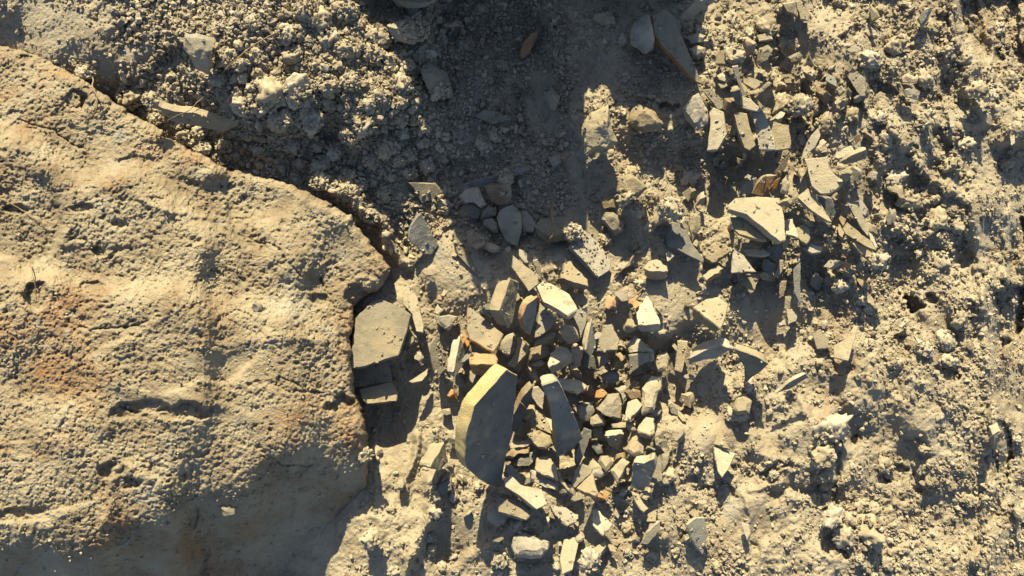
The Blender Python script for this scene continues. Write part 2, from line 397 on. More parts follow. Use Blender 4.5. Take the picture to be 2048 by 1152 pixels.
# broad broken facets
fr = np.random.default_rng(12); cells = fr.uniform([-100, 60], [780, 1180], (26, 2)); gr = fr.normal(0, 0.055, (26, 2))
D_ = np.stack([(BX + 20 * vnoise(BX, BY, 50, 291) - a) ** 2 + (BY + 20 * vnoise(BX, BY, 50, 292) - b) ** 2 for a, b in cells]); W_ = np.exp(-(np.sqrt(D_) - np.sqrt(D_.min(0))) / 5.0)
BZ += sum(W_[k] * (gr[k, 0] * (BX - cells[k, 0]) + gr[k, 1] * (BY - cells[k, 1])) for k in range(26)) / W_.sum(0)
del D_, W_
for (x, y, rx, ry, dp) in [(290,812,50,14,11),(370,822,55,18,13),(250,825,26,12,9),(75,590,26,30,18),(712,592,22,24,14),(180,575,26,12,8),(640,600,20,12,12),(225,940,26,20,12),(255,965,30,12,10),
                           (690,800,20,12,12),(665,815,16,10,12),(30,420,30,10,10),(160,415,26,8,8),(340,410,10,22,-6),(40,1030,60,16,10),(385,1040,10,26,8),(165,205,8,16,10),(50,115,20,8,8),(460,370,14,8,6),
                           (150,200,22,20,8),(270,330,40,16,6),(610,780,40,4,6),(195,500,14,10,8),(240,450,14,8,7)]:
    q = ((bwx - x) / rx) ** 2 + ((bwy - y) / ry) ** 2
    BZ -= dp * sm(1.3, 0.5, q)
for pl in [[(560,752),(585,762),(600,772),(640,778)],[(640,560),(668,610),(690,650),(700,700)],[(430,640),(470,622),(510,630)],[(120,640),(180,660),(260,655),(300,640)],[(520,900),(560,925),(620,930)],[(500,470),(560,500),(600,550)],[(40,240),(110,262),(170,300)]]:
    BZ -= 5 * np.exp(-(line_dist(bwx, bwy, pl) / 2.0) ** 2)
# raised ledges
for pl, h, w in [([(230,770),(330,790),(440,810),(520,850)], 4, 12), ([(440,700),(560,670),(640,680)], 6, 12), ([(280,400),(350,420),(420,440)], 6, 6), ([(640,590),(665,640),(690,700),(700,790)], 7, 10),
                 ([(560,370),(680,430),(750,520)], 5, 12)]:
    BZ += h * np.exp(-(line_dist(bwx, bwy, pl) / w) ** 2)
for _ in range(2200):
    x = rng.uniform(-60, 760); y = rng.uniform(90, 1130)
    j_ = int((y + 120) / bs); i_ = int((x + 400) / bs)
    if vnoise(np.array([x]), np.array([y]), 60, 411)[0] < -0.15 or rng.uniform() > rg[j_, i_]: continue
    rx = rng.uniform(2.5, 9); ry = rng.uniform(2, 6); w_ = int(14 * 1.5 / bs) + 8
    sl = (slice(max(0, j_ - w_), j_ + w_), slice(max(0, i_ - w_), i_ + w_))
    q = ((bwx[sl] - x) / rx) ** 2 + ((bwy[sl] - y) / ry) ** 2
    BZ[sl] -= rng.uniform(1.0, 3) * sm(1.3, 0.4, q)
nb = 24000
px_, py_ = rng.uniform(-100, 780, nb), rng.uniform(60, 1200, nb)
pr_ = np.clip(rng.lognormal(0.6, 0.4, nb), 1.5, 4.5)
bi = np.clip(((px_ + 400) / bs).astype(int), 0, BX.shape[1] - 1); bj = np.clip(((py_ + 120) / bs).astype(int), 0, BX.shape[0] - 1)
kp = (rng.uniform(0, 1, nb) < rg[bj, bi] * (0.35 + 0.65 * (vnoise(px_, py_, 50, 5) > -0.1))) & (dist[bj, bi] > 6)
sg = rng.uniform(0, 1, nb) < 0.3
stamp(BZ, -400, -120, bs, [(a, b, c) for a, b, c, k, s in zip(px_, py_, pr_, kp, sg) if k and not s], 0.8)
stamp(BZ, -400, -120, bs, [(a, b, c) for a, b, c, k, s in zip(px_, py_, pr_, kp, sg) if k and s], 0.8, -1)
R = 34 + 10 * vnoise(BX, BY, 60, 290) + 34 * sm(560, 640, BX) * sm(520, 640, BY)
tt = np.clip(1 - dist / R, 0, 1)
BZ = BZ - (1 - np.sqrt(np.clip(1 - tt ** 2.2, 0, 1))) * R * 0.8
BZ = np.where(dist < 0, np.minimum(BZ, BZ - 30) + dist * 40, BZ)
BZ = np.maximum(BZ, -150)
keepv = dist > -5.5
BZM = BZ / 1000
def boulder_z(px, py):
    i = int((px + 400) / bs); j = int((py + 120) / bs)
    if 0 <= i < BX.shape[1] and 0 <= j < BX.shape[0] and dist[j, i] > 0: return float(BZM[j, i])
    return None
k_ = (H - BZM) / H
V = np.stack([(BX - 1024) / 1000 * k_, (576 - BY) / 1000 * k_, BZM], -1).reshape(-1, 3)
ny_, nx_ = BX.shape
idx = np.arange(nx_ * ny_).reshape(ny_, nx_)
F = np.stack([idx[1:, :-1], idx[1:, 1:], idx[:-1, 1:], idx[:-1, :-1]], -1).reshape(-1, 4)
kf = keepv.ravel()[F].all(1)
F = F[kf]
used = np.zeros(len(V), bool); used[F.ravel()] = True
remap = np.cumsum(used) - 1
bme = np_mesh('boulder', V[used], remap[F]); bme.materials.append(M['boulder'])
bo = bpy.data.objects.new('boulder', bme); COL.objects.link(bo)
tagobj(bo, 'huge rough tan boulder filling the left side, rust stained and pitted', 'boulder')
# ------------------------------------------------------------------ stones and shards traced one by one
TILES = dict(A=(600, 0, 2.88), B=(1200, 0, 3.84), C=(1548, 0, 3.84), D=(650, 350, 3.972), E=(1100, 350, 3.972), F=(1548, 250, 3.972), G=(680, 560, 5.486),
             H=(860, 560, 5.008), I=(860, 760, 3.972), J=(1200, 560, 3.972), K=(1548, 540, 3.972), L=(1300, 830, 2.738), M=(680, 880, 2.926), T=(0, 0, 2.88), X=(0, 0, 1.0))
LM = {}   # landmark key -> (short name, px, py)
THINGS = []   # dicts for labelling: ob, adj, px, py, r, lm
STONES_BVH = []  # for crumbs: (poly, plane, crumb density)

def subdiv_to(bm, L, it=6):
    for _ in range(it):
        es = [e for e in bm.edges if e.calc_length() > L]
        if not es: break
        bmesh.ops.subdivide_edges(bm, edges=es, cuts=1)
        bmesh.ops.triangulate(bm, faces=[f for f in bm.faces if len(f.verts) > 3])

def jag(poly, r, amp=0.045, minlen=7):
    """break every outline edge a little, as chipped stone does"""
    out = []
    n = len(poly)
    for i in range(n):
        a = np.array(poly[i], float); b = np.array(poly[(i + 1) % n], float)
        L = np.hypot(*(b - a)); k = max(1, int(L / minlen))
        nrm = np.array([-(b - a)[1], (b - a)[0]]) / max(L, 1e-6)
        for j in range(k):
            t = j / k
            p = a + (b - a) * t
            if j: p = p + nrm * r.normal(0, amp * min(L, 34) * 0.7)
            out.append(tuple(p))
    return out

def stone_mesh(name, poly, ex, ey, T, kind, layer, r, material, side=None, zc=None):
    """poly: outline of the visible face in photo px; (ex, ey): how far its visible edge runs, px; T: thickness px (= mm)"""
    cx_, cy_ = np.mean([p[0] for p in poly]), np.mean([p[1] for p in poly])
    xm, ym = (cx_ - 1024) / 1000, (cy_ - 576) / 1000
    nz = 0.9
    lmax = 0.9 if T > 30 or max(abs(p[0] - cx_) + abs(p[1] - cy_) for p in poly) > 40 else 0.78
    for _ in range(4):
        shx, shy = -xm * nz * T / H, -ym * nz * T / H
        nx_, ny_ = (shx - ex) / T, (shy - ey) / T          # image axes (y down)
        l = math.hypot(nx_, ny_)
        if l > lmax: nx_, ny_ = nx_ / l * lmax, ny_ / l * lmax; l = lmax
        nz = math.sqrt(1 - l * l)
    N = Vector((nx_, -ny_, nz))
    # half extent of the face along its dip, which sets how high its middle stands
    dirx, diry = (nx_ / l, ny_ / l) if l > 1e-4 else (0, 0)
    w = max(abs((p[0] - cx_) * dirx + (p[1] - cy_) * diry) for p in poly)
    tanl = l / max(nz, 0.2)
    if zc is None:
        gz = np.mean([heap_z(p[0], p[1]) for p in poly] + [heap_z(cx_, cy_)] * 2)
        zc = gz + (0.85 * w * tanl + 0.30 * T * nz + layer * 14 + 3) / 1000
    C = P(cx_, cy_, zc)
    cam_o = Vector((0, 0, H))
    def hit(px, py):
        d = P(px, py, 0) - cam_o
        t = (C - cam_o).dot(N) / d.dot(N)
        t0 = (zc - H) / d.z; lim = (1.25 * w * min(tanl, 1.6) + 4) / 1000 / abs(d.z)   # never let a steep face run away
        t = min(max(t, t0 - lim), t0 + lim)
        return cam_o + d * t
    Tm = T / 1000
    big = max(max(p[0] for p in poly) - min(p[0] for p in poly), max(p[1] for p in poly) - min(p[1] for p in poly)) > 62
    outl = poly if kind == 'r' else jag(poly, r, 0.02 if big else 0.045, 10 if big else 7)
    if kind == 'r': outl = jag(poly, r, 0.06, 16)
    pts = [hit(*p) for p in outl]
    bj = 0.5 if big else 1.0
    back = [hit(p[0] + r.normal(0, bj), p[1] + r.normal(0, bj)) for p in outl]
    nn = len(back); back = [(back[i - 1] + back[i] * 2 + back[(i + 1) % nn]) / 4 for i in range(nn)]
    cen = sum(pts, Vector()) / len(pts)
    bm = bmesh.new()
    def ring(scale, depth, jit=0.0, src=None):
        vs = []
        for p in (src or pts):
            q = cen + (p - cen) * (scale + r.uniform(-jit, jit)) - N * (depth + r.uniform(-jit, jit) * Tm * 0.4)
            vs.append(bm.verts.new(q))
        return vs
    if kind == 's':
        size = max((p - cen).length for p in pts)
        inset = max(0.9, 1 - 0.0022 / size)
        rings = [ring(inset, 0), ring(1.0, min(0.0025, Tm * .2)), ring(0.995, Tm * 0.45, 0.004, back), ring(0.99, Tm * 0.85, 0.006, back), ring(0.93, Tm, 0, back)]
    else:
        # faceted stone: offset crown, full girth, narrower foot
        ax = Vector((r.uniform(-.25, .25), r.uniform(-.25, .25), 0)) * max((p - cen).length for p in pts)
        s1 = r.uniform(0.5, 0.68)
        up = N * Tm * 0.22
        rings = []
        vs = [bm.verts.new(cen + (p - cen) * (s1 + r.uniform(-.08, .08)) + ax * 0.6 + up * r.uniform(.8, 1.2)) for p in pts]
        rings.append(vs)
        rings.append(ring(0.93, Tm * 0.03, 0.02)); rings.append(ring(1.0, Tm * 0.3, 0.01)); rings.append(ring(0.8, Tm * 0.95, 0.04))
    n = len(pts)
    f0 = bm.faces.new(rings[0]); f0.material_index = 0
    for a, b in zip(rings[:-1], rings[1:]):
        for i in range(n):
            f = bm.faces.new((a[i], b[i], b[(i + 1) % n], a[(i + 1) % n]))
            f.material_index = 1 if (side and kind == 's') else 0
    bm.faces.new(rings[-1][::-1])
    bmesh.ops.recalc_face_normals(bm, faces=bm.faces)
    bmesh.ops.triangulate(bm, faces=bm.faces)
    span = max((p - cen).length for p in pts)
    subdiv_to(bm, max(0.0038, span / 22), 7)
    bm.normal_update()
    # chips, waves and grain
    sd = Vector((r.uniform(0, 50), r.uniform(0, 50), r.uniform(0, 50)))
    amp = (0.0016 if kind == 's' else 0.0032) * min(1.0, max(0.5, span / 0.04))
    for v_ in bm.verts:
        q = v_.co + sd
        a = mnoise.noise(q * 22) * amp * 0.9 + mnoise.noise(q * 75) * amp * 0.45 + mnoise.noise(q * 210) * amp * 0.28
        st = abs(mnoise.noise(q * 45 + Vector((9, 9, 9))))
        v_.co += v_.normal * (a - max(0, 0.10 - st) * amp * (1.5 if kind == 's' else 4))
    org = P(cx_, cy_, min(v_.co.z for v_ in bm.verts))
    for v_ in bm.verts: v_.co -= org
    for f in bm.faces: f.smooth = True
    # keep the broken edges crisp
    for e in bm.edges:
        if len(e.link_faces) == 2 and e.calc_face_angle(0) > math.radians(38): e.smooth = False
    me = bpy.data.meshes.new(name)
    bm.to_mesh(me); bm.free()
    me.materials.append(M[material])
    if side: me.materials.append(M[side])
    return me, org, C, N

def S(tile, kind, poly, ex, ey, T, material, layer, adj, lm=None, cr=0.35, side=None, name=None, cat=None, parent=None, label=None, key=None):
    ox, oy, sc = TILES[tile]
    cr = max(cr, 0.12) if tile != 'X' else cr
    pl = [tuple(float(v) for v in s.split(',')) for s in poly.split()]
    pl = [(ox + x / sc, oy + y / sc) for x, y in pl]
    ex, ey, T = ex / sc, ey / sc, T / sc
    if T < 8: T = 8
    if kind == 's' and ey >= 0: ey = max(ey, 0.27 * T)
    # outline must run one way round
    ar = sum(pl[i][0] * pl[(i + 1) % len(pl)][1] - pl[(i + 1) % len(pl)][0] * pl[i][1] for i in range(len(pl)))
    if ar < 0: pl = pl[::-1]
    seed = int(pl[0][0] * 13 + pl[0][1] * 7 + len(pl))
    r = np.random.default_rng(seed)
    nm = name or ('stone_shard' if kind == 's' else 'rock')
    me, org, C, N = stone_mesh(nm, pl, ex, ey, T, kind, layer, r, material, side)
    o = bpy.data.objects.new(nm, me); COL.objects.link(o)
    o.location = org
    cx_, cy_ = np.mean([p[0] for p in pl]), np.mean([p[1] for p in pl])
    if parent is not None:
        o.parent = parent; o.location = org - parent.location
        return o
    o['category'] = cat or ('shard' if kind == 's' else 'rock')
    rad = math.sqrt(abs(ar) / 2 / math.pi)
    if lm: LM[key or lm] = (lm, cx_, cy_, o)
    THINGS.append(dict(ob=o, adj=adj, px=cx_, py=cy_, r=rad, lm=lm, label=label))
    STONES_BVH.append((pl, C, N, cr, kind))
    return o

# --- the big ones that everything else is described by
S('X','s','1014,738 1036,750 1034,765 1022,870 1008,935 999,976 975,970 934,938 929,922 932,868 949,810',-23,-17,33,'d',4,'', 'the big sunlit-edged slab', cr=.04, side='e',
  label='big blue-grey slab leaning steeply in the pile, its broken left edges tinted sunlit yellow')
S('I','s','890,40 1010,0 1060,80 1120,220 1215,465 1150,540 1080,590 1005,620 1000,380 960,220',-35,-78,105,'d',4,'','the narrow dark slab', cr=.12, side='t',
  label='long narrow dark slab leaning beside the big blue-grey slab, sunlit top end toned paler')  # tan sides paint the sunlit end of the slab
S('G','s','300,280 350,220 440,205 560,250 700,310 775,380 740,560 690,700 640,830 500,870 270,950 120,975 110,860 170,420',14,10,90,'g',2,'','the broad olive-grey shard', cr=.04,
  label='broad rough olive-grey shard sticking out from under the right edge of the boulder')
tl = S('G','s','125,980 540,872 562,1020 575,1110 150,1180',6,-10,60,'g',1,'','the flanged tile by the boulder', cr=.04, name='roof_tile_fragment', cat='tile',
  label='smooth flanged tile fragment in shade below the broad olive-grey shard')
S('G','s','205,1200 575,1115 640,1230 620,1330 300,1360 235,1300',2,12,70,'y',4,'',parent=tl, name='flange', cr=.1)
S('E','s','1410,240 1470,180 1640,170 1840,180 1865,350 1875,520 1830,530 1560,310 1420,270',-22,36,70,'y',3,'','the large pale wedge slab', cr=.03,
  label='large smooth pale wedge-shaped slab lying flat near the upper right heap')
S('B','s','400,120 500,60 580,130 610,230 680,400 790,650 740,630 600,480 470,340 420,270',-24,20,62,'g',2,'','the long curved tile', cr=.03, side='o', name='tile_fragment', cat='tile',
  label='long curved blue-grey tile at the top, its lower edge showing orange clay')
S('A','r','1630,720 1680,650 1780,610 1790,700 1840,820 1770,890 1700,880 1640,890 1620,780',-20,-6,150,'y',3,'','the yellow rimmed chunk', cr=.35,
  label='chunky yellow-rimmed stone in the sun right of the dark hollow')
S('J','s','735,215 840,150 940,130 1025,185 1000,300 960,390 900,340',-28,56,92,'p',3,'','the bright pale plate', cr=.02,side='t',
  label='very bright pale flat plate tilted over, right of the centre')
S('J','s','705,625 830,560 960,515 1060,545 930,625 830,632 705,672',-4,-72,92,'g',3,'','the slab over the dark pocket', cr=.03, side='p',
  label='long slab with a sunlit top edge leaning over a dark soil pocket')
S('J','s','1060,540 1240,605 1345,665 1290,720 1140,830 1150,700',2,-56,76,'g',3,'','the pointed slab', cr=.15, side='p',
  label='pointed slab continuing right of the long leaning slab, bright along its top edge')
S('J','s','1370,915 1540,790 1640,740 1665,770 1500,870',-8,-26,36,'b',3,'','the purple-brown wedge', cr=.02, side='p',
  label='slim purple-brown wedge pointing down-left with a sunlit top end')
S('K','s','470,600 560,560 600,500 640,435 665,450 650,520 620,620 590,725 475,700',-2,9,34,'p',2,'','the bright tapering shard', cr=.02,
  label='bright pale shard with a narrow neck pointing up, in open soil on the right')
S('H','s','375,270 400,270 560,400 740,540 690,640 640,720 560,690 400,590 370,500',-6,42,66,'g',1,'','the broad triangular grey shard', cr=.06, side='o',
  label='broad triangular grey shard in the pile with an orange underside')
S('H','s','385,770 420,722 660,742 680,785 658,850 400,842',16,112,150,'o',5,'','the orange brick lump', cr=.02,
  label='small orange brick-like block beside the top of the big blue-grey slab', name='brick_fragment', cat='brick')
S('H','s','1065,60 1130,5 1210,30 1400,140 1480,290 1380,360 1290,300 1130,220',8,58,95,'t',4,'','the thick tan block', cr=.05, side='t',
  label='thick tan block lying on top of the pile, cracked underside in shade')
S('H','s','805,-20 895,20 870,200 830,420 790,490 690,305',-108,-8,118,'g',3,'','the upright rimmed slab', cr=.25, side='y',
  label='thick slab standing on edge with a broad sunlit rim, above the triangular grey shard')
S('F','s','240,270 420,250 440,360 540,450 540,480 450,545 370,550 300,490 270,380',6,10,50,'y',3,'','the hooked buff tile', cr=.02,
  label='smooth buff tile piece with a hooked outline standing on the right-hand heap', name='tile_fragment', cat='tile')
S('F','s','570,600 640,590 700,700 760,820 750,890 700,830 620,690',-8,5,40,'g',2,'','the rough dark strip', cr=.1,
  label='long rough grey strip slanting down the right side of the right-hand heap')
S('I','s','580,780 640,755 720,830 890,870 935,990 850,1030 700,910 600,850',-10,16,56,'t',3,'','the torn tan slab', cr=.04,
  label='tan slab with a torn lower end, just below the right foot of the big blue-grey slab')
S('L','s','200,600 250,560 300,560 320,650 290,770 250,720',-18,-8,30,'d',2,'','the dark arrow-shaped stone', cr=.25, side='y',
  label='dark arrow-shaped stone standing alone at the bottom, its left edge sunlit')
S('L','s','345,165 470,210 430,300 395,345 370,310',-4,7,26,'p',1,'','the small pale triangular shard', cr=.02,
  label='small pale triangular shard pointing down, alone on dusty soil at lower right')
S('M','r','1010,560 1070,530 1150,560 1230,590 1220,640 1180,680 1020,670 1000,610',0,24,110,'g',1,'','the crumb-covered round rock', cr=.55,
  label='rounded rock half buried under crumbs at the bottom, below the tan slab')
S('T','s','845,560 930,620 1000,640 1130,650 1290,710 1388,685 1370,730 1290,765 1130,728 980,695 930,640 842,600',6,-34,60,'y',0,'','the long flat stone', cr=.15, side='y',
  label='long flat stone with a sunlit top, lying above the diagonal edge of the boulder')
S('T','r','1060,210 1140,215 1240,240 1220,320 1225,380 1200,435 1130,400 1090,330 1055,290',0,-40,120,'g',1,'','the pale grey bank stone', cr=.06,
  label='smooth pale grey stone set in the crumbly bank at upper left')
S('A','s','1285,240 1330,190 1380,170 1360,230 1310,320 1275,340 1270,290',-8,6,30,'o',1,'','the orange sliver', cr=.02,
  label='thin orange sliver of stone alone in the dark hollow')
S('A','r','690,400 740,350 850,420 880,570 800,550 720,480',0,-20,150,'g',1,'','the long bank stone', cr=.25,
  label='elongated rough grey stone on the shaded slope of the bank')
S('D','s','1390,280 1490,235 1560,310 1565,410 1530,570 1440,530 1380,420 1360,340',2,-8,60,'g',1,'','the wide shaded grey plate', cr=.05,
  label='wide smooth grey plate with a rounded outline in the middle of the shade')
S('D','s','1655,400 1720,340 1850,330 1945,335 1985,465 1860,475 1780,480',-6,62,90,'g',1,'','the flat-fronted grey block', cr=.06,
  label='grey block with a straight front edge at the lower rim of the shade')
S('D','s','665,500 680,400 760,300 830,420 905,560 850,635 790,630 680,530',-14,-10,50,'d',1,'','the blue-grey plate', cr=.08,
  label='blue-grey plate sloping down in shade, right of the boulder corner')
S('D','s','1265,90 1340,82 1470,82 1482,150 1475,235 1370,240 1290,185',4,-22,60,'b',2,'','the rusty domed tile piece', cr=.03, name='tile_fragment', cat='tile',
  label='smooth domed tile piece in shade, rusty at the top and dark below')
# --- shade zone
S('D','s','660,60 880,70 935,140 770,230 740,180 700,100',4,-8,40,'g',1,'half-buried flat grey plate',cr=.15)
S('D','r','1060,170 1120,110 1220,95 1250,170 1290,240 1240,270 1180,215 1080,200',0,-10,110,'g',3,'rough knobbly stone',cr=.2)
S('D','s','1095,235 1180,235 1245,280 1222,355 1130,330',0,-12,50,'g',1,'grey wedge under a knobbly stone',cr=.05)
S('D','r','1240,280 1300,230 1370,270 1360,325 1240,355',0,-8,80,'g',1,'short angular stone',cr=.05)
S('D','r','1255,350 1330,340 1370,385 1375,460 1330,460 1250,400',0,0,70,'g',1,'smooth grey pebble',cr=.05)
S('D','s','1560,260 1610,290 1680,385 1660,450 1570,450',0,0,50,'g',0,'half-hidden grey slab',cr=.2)
S('D','s','1490,220 1590,215 1610,265 1520,262',0,0,40,'g',0,'low grey chip',cr=.2)
S('D','r','1125,460 1180,435 1270,500 1275,560 1200,600 1150,570',0,0,90,'b',2,'brown smooth cobble',cr=.03)
S('D','r','1270,525 1400,570 1390,612 1330,622 1260,585',0,0,70,'t',1,'small tan cobble',cr=.03)
S('D','s','1010,460 1100,540 1160,660 1250,830 1180,770 1060,640',-12,8,40,'g',0,'long buried grey slab',cr=.5)
S('D','r','1430,580 1470,565 1480,600 1450,630',0,10,40,'y',2,'tiny pale stone',cr=.0)
S('D','s','1540,585 1600,610 1620,700 1590,700 1540,640',0,14,40,'g',2,'small grey standing chip',cr=.05)
S('D','s','1490,630 1560,690 1700,810 1695,870 1620,930 1590,880 1480,730',-6,14,60,'y',2,'long sunlit buff slab',cr=.15)
S('D','s','1650,680 1690,665 1720,750 1730,830 1690,790',-12,-8,40,'y',2,'slim buff shard',cr=.1)
S('D','s','760,760 850,745 870,795 800,800',0,10,30,'y',1,'small flat buff chip',cr=.05)
S('A','r','1395,550 1450,500 1500,560 1470,650 1430,640',0,-10,80,'g',1,'shaded upright grey stone',cr=.1)
S('A','r','1430,910 1500,890 1510,930 1460,975',0,-8,60,'g',1,'small shaded grey stone',cr=.05)
S('A','s','1000,670 1060,630 1120,640 1220,690 1110,720',0,-8,40,'g',0,'dusty buried plate',cr=.4)
S('A','s','900,1085 1000,1045 1100,1020 1320,960 1325,972 1110,1065 950,1100',0,-10,30,'d',1,'thin dark curved sliver',cr=.05)
S('A','r','505,-20 800,-20 790,20 700,40 560,40',0,-20,150,'t',1,'wide clay lump at the frame edge',cr=.2)
S('A','r','500,150 600,120 700,170 700,230 640,260 540,240',0,-20,150,'g',1,'large shaded earth-coated stone',cr=.3)
S('E','r','400,350 440,290 500,290 600,370 580,460 520,485 470,440',0,-6,90,'g',1,'angular stone in shade',cr=.03)
S('E','r','400,200 450,170 510,190 520,260 430,270 400,240',0,-6,60,'t',1,'tan stone in shade',cr=.05)
S('A','r','1690,75 1790,70 1815,100 1810,135 1740,145 1680,110',0,10,60,'y',1,'oblong pale stone',cr=.1)
# --- below the boulder corner, left side of the pile
S('G','s','690,100 740,60 780,130 850,180 880,360 920,500 910,580 840,570 800,380 690,260',6,8,60,'y',1,'long lumpy buff stone',cr=.25)
S('G','s','1000,700 1060,600 1080,720 1190,830 1140,1000 1080,1065 1040,1030 1010,850',-24,-4,50,'g',2,'crumb-covered upright shard',cr=.5)
S('G','s','1318,620 1375,760 1350,930 1260,1070 1240,1010 1290,780',-78,-6,88,'g',2,'flat-topped slab standing on edge',cr=.1,side='y')
S('G','r','1030,360 1070,250 1140,330 1080,390',0,10,60,'y',1,'small pointed buff stone',cr=.05)
S('G','s','1100,170 1140,100 1190,120 1140,180',-6,26,50,'p',1,'tiny bright square chip',cr=.0)
S('G','r','1060,180 1100,175 1140,205 1120,238 1070,225',0,8,50,'o',1,'tiny orange pebble',cr=.0)
S('G','r','1040,400 1190,380 1300,400 1260,500 1180,570 1050,470',0,10,100,'g',1,'crumbly flat-topped lump',cr=.6)
S('G','r','715,620 750,600 810,620 820,690 770,740 720,700',0,10,70,'y',1,'small rounded stone',cr=.05)
S('G','r','805,800 850,780 915,800 920,860 870,900 815,870',0,10,60,'g',1,'small grey round stone',cr=.1)
S('G','s','750,1110 880,1030 970,960 960,1040 900,1110 800,1130',-4,16,40,'y',2,'small bright buff slab',cr=.15)
S('H','s','385,870 440,890 460,960 430,1040 400,1010',-6,6,30,'g',1,'narrow grey flake',cr=.1)
S('H','s','340,600 370,590 420,630 370,670',6,30,50,'o',1,'small orange-topped chip',cr=.0)
S('X','s','888,885 897,925 880,942 860,934',-24,-3,28,'g',2,'small slab with a wide buff rim',cr=.15,side='y')
# --- heap centre
S('H','s','840,520 900,560 1000,680 980,720 840,880 770,850 850,740 870,620',10,14,44,'y',2,'buff triangular shard',cr=.12)
S('H','r','690,620 760,560 840,520 870,620 850,740 780,780 700,700',0,0,90,'g',1,'dusty lump of cemented soil',cr=.7)
S('E','s','75,700 165,672 210,740 300,830 305,885 190,855 80,820',-6,50,78,'y',2,'thick buff slab with a reddish underside',cr=.15,side='b')
S('H','s','1400,110 1590,170 1560,250 1470,250 1440,180',0,12,50,'y',2,'crumb-dusted flat chip',cr=.45)
S('H','s','1440,300 1580,270 1570,400 1510,600 1490,480 1430,350',-6,-4,40,'g',2,'smooth grey triangular plate',cr=.02)
S('H','s','970,240 1080,160 1065,330 1005,565 945,520 920,370',-52,-40,88,'g',3,'grey slab with an orange broken edge',cr=.1,side='o')
S('H','s','1100,220 1200,320 1275,400 1200,490 1090,570 1050,580 1080,380',-4,10,44,'g',2,'rough pointed grey shard',cr=.2)
S('H','s','1290,510 1420,500 1490,560 1500,610 1420,650 1370,640',-8,-62,80,'t',3,'brown block with a bright top',cr=.03,side='y')
S('H','s','1030,680 1130,605 1260,530 1245,640 1130,650',-10,-34,46,'t',2,'tan slab with a thin sunlit top edge',cr=.05,side='p')
S('H','r','1000,680 1110,640 1200,660 1200,740 1080,810 990,800',0,0,80,'t',1,'brown crumbly lump',cr=.6)
S('H','s','1622,385 1640,520 1665,650 1610,780 1560,700 1600,480',-46,-6,60,'d',3,'thin blade with a bright narrow rim',cr=.05,side='p')
S('H','s','1740,450 1820,440 1900,600 1880,700 1670,715 1690,620',0,10,46,'g',2,'five-sided grey shard',cr=.08)
S('H','s','1670,740 1760,720 1810,800 1720,870 1690,860',-4,14,50,'g',2,'small square grey chip',cr=.05)
S('H','s','1170,840 1200,730 1310,655 1375,675 1425,740 1330,800 1190,880',22,76,135,'y',3,'chunky buff block with a shaded brown side',cr=.03,side='t')
S('H','s','1410,695 1545,690 1510,860 1395,925',6,-36,56,'t',2,'tan block with a square sunlit top',cr=.02,side='y')
S('H','s','1530,760 1640,760 1690,880 1610,900 1530,870',0,-20,60,'d',1,'dark grey flat stone',cr=.05)
S('H','s','1000,850 1110,795 1160,840 1080,870',0,10,40,'y',2,'small buff flake',cr=.0)
S('H','s','950,890 1045,860 1090,1000 1050,1000',0,10,50,'t',1,'small tan wedge',cr=.0)
S('H','s','1260,980 1400,990 1500,1000 1580,1060 1550,1100 1480,1150 1430,1120 1290,1080',0,14,56,'p',3,'bright ragged pale slab',cr=.03)
S('I','s','740,130 820,40 790,200 740,300 690,430 645,405 660,280',-16,-62,90,'d',2,'dark shard with a dusty orange top',cr=.05,side='t')
S('I','s','1320,80 1360,65 1415,105 1380,140 1310,140',0,0,50,'o',3,'tiny orange stone',cr=.0)
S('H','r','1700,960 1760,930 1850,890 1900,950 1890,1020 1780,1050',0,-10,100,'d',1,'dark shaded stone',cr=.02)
S('I','r','780,450 820,410 870,395 960,440 975,500 930,550 860,545 810,500',0,14,90,'y',3,'crumb-topped orange-buff rock',cr=.35)
S('I','s','860,250 940,330 970,430 890,400 840,370',-4,6,50,'y',2,'sunlit flat stone',cr=.05)
S('I','r','775,230 860,240 850,380 800,380 760,290',0,-20,80,'g',1,'grey stone in a gap',cr=.02)
S('I','s','800,60 860,50 910,110 900,240 850,200 810,140',-6,-12,60,'y',2,'buff stone with a bright top',cr=.05)
S('I','s','630,500 790,475 815,500 770,530 640,545',0,8,24,'y',1,'thin flat stick-like flake',cr=.02)
S('I','s','640,560 760,555 790,530 785,580 650,590',0,8,24,'t',1,'flat flake lying lower in the gap',cr=.02)
S('I','r','630,640 700,600 860,560 860,620 780,680 650,690',0,-10,80,'d',0,'dark smooth oblong stone',cr=.0)
S('I','s','830,700 850,610 940,600 1010,690 1025,800 850,730',-2,12,44,'y',2,'triangular half-shaded shard',cr=.03)
S('I','s','1010,690 1040,780 1120,870 1100,885 1035,810',-6,2,24,'y',2,'very thin pale splinter',cr=.0)
S('I','r','800,720 860,730 1020,810 1040,900 900,850 800,800',0,0,90,'g',0,'shaded dusty stone',cr=.1)
S('I','s','600,670 650,680 740,790 700,830 640,790 590,720',-4,-10,40,'d',2,'dark narrow flake',cr=.02)
S('M','s','905,330 1040,350 1130,430 1090,470 1000,440 930,420',-6,14,60,'g',2,'grey rounded slab partly in shade',cr=.05)
S('M','r','865,380 930,360 990,440 960,500 910,515 860,470',0,-8,70,'g',1,'grey stone in shade',cr=.1)
S('I','s','1155,860 1225,790 1290,730 1340,900 1310,925 1200,880',8,30,62,'y',3,'thick triangular buff shard',cr=.03,side='t')
S('I','s','1115,850 1160,700 1210,660 1300,700 1280,740 1150,860',-4,-6,50,'g',1,'grey plate in shade',cr=.05)
S('I','r','1330,650 1350,600 1420,600 1460,660 1400,740',0,10,90,'y',2,'smooth rounded buff stone',cr=.05)
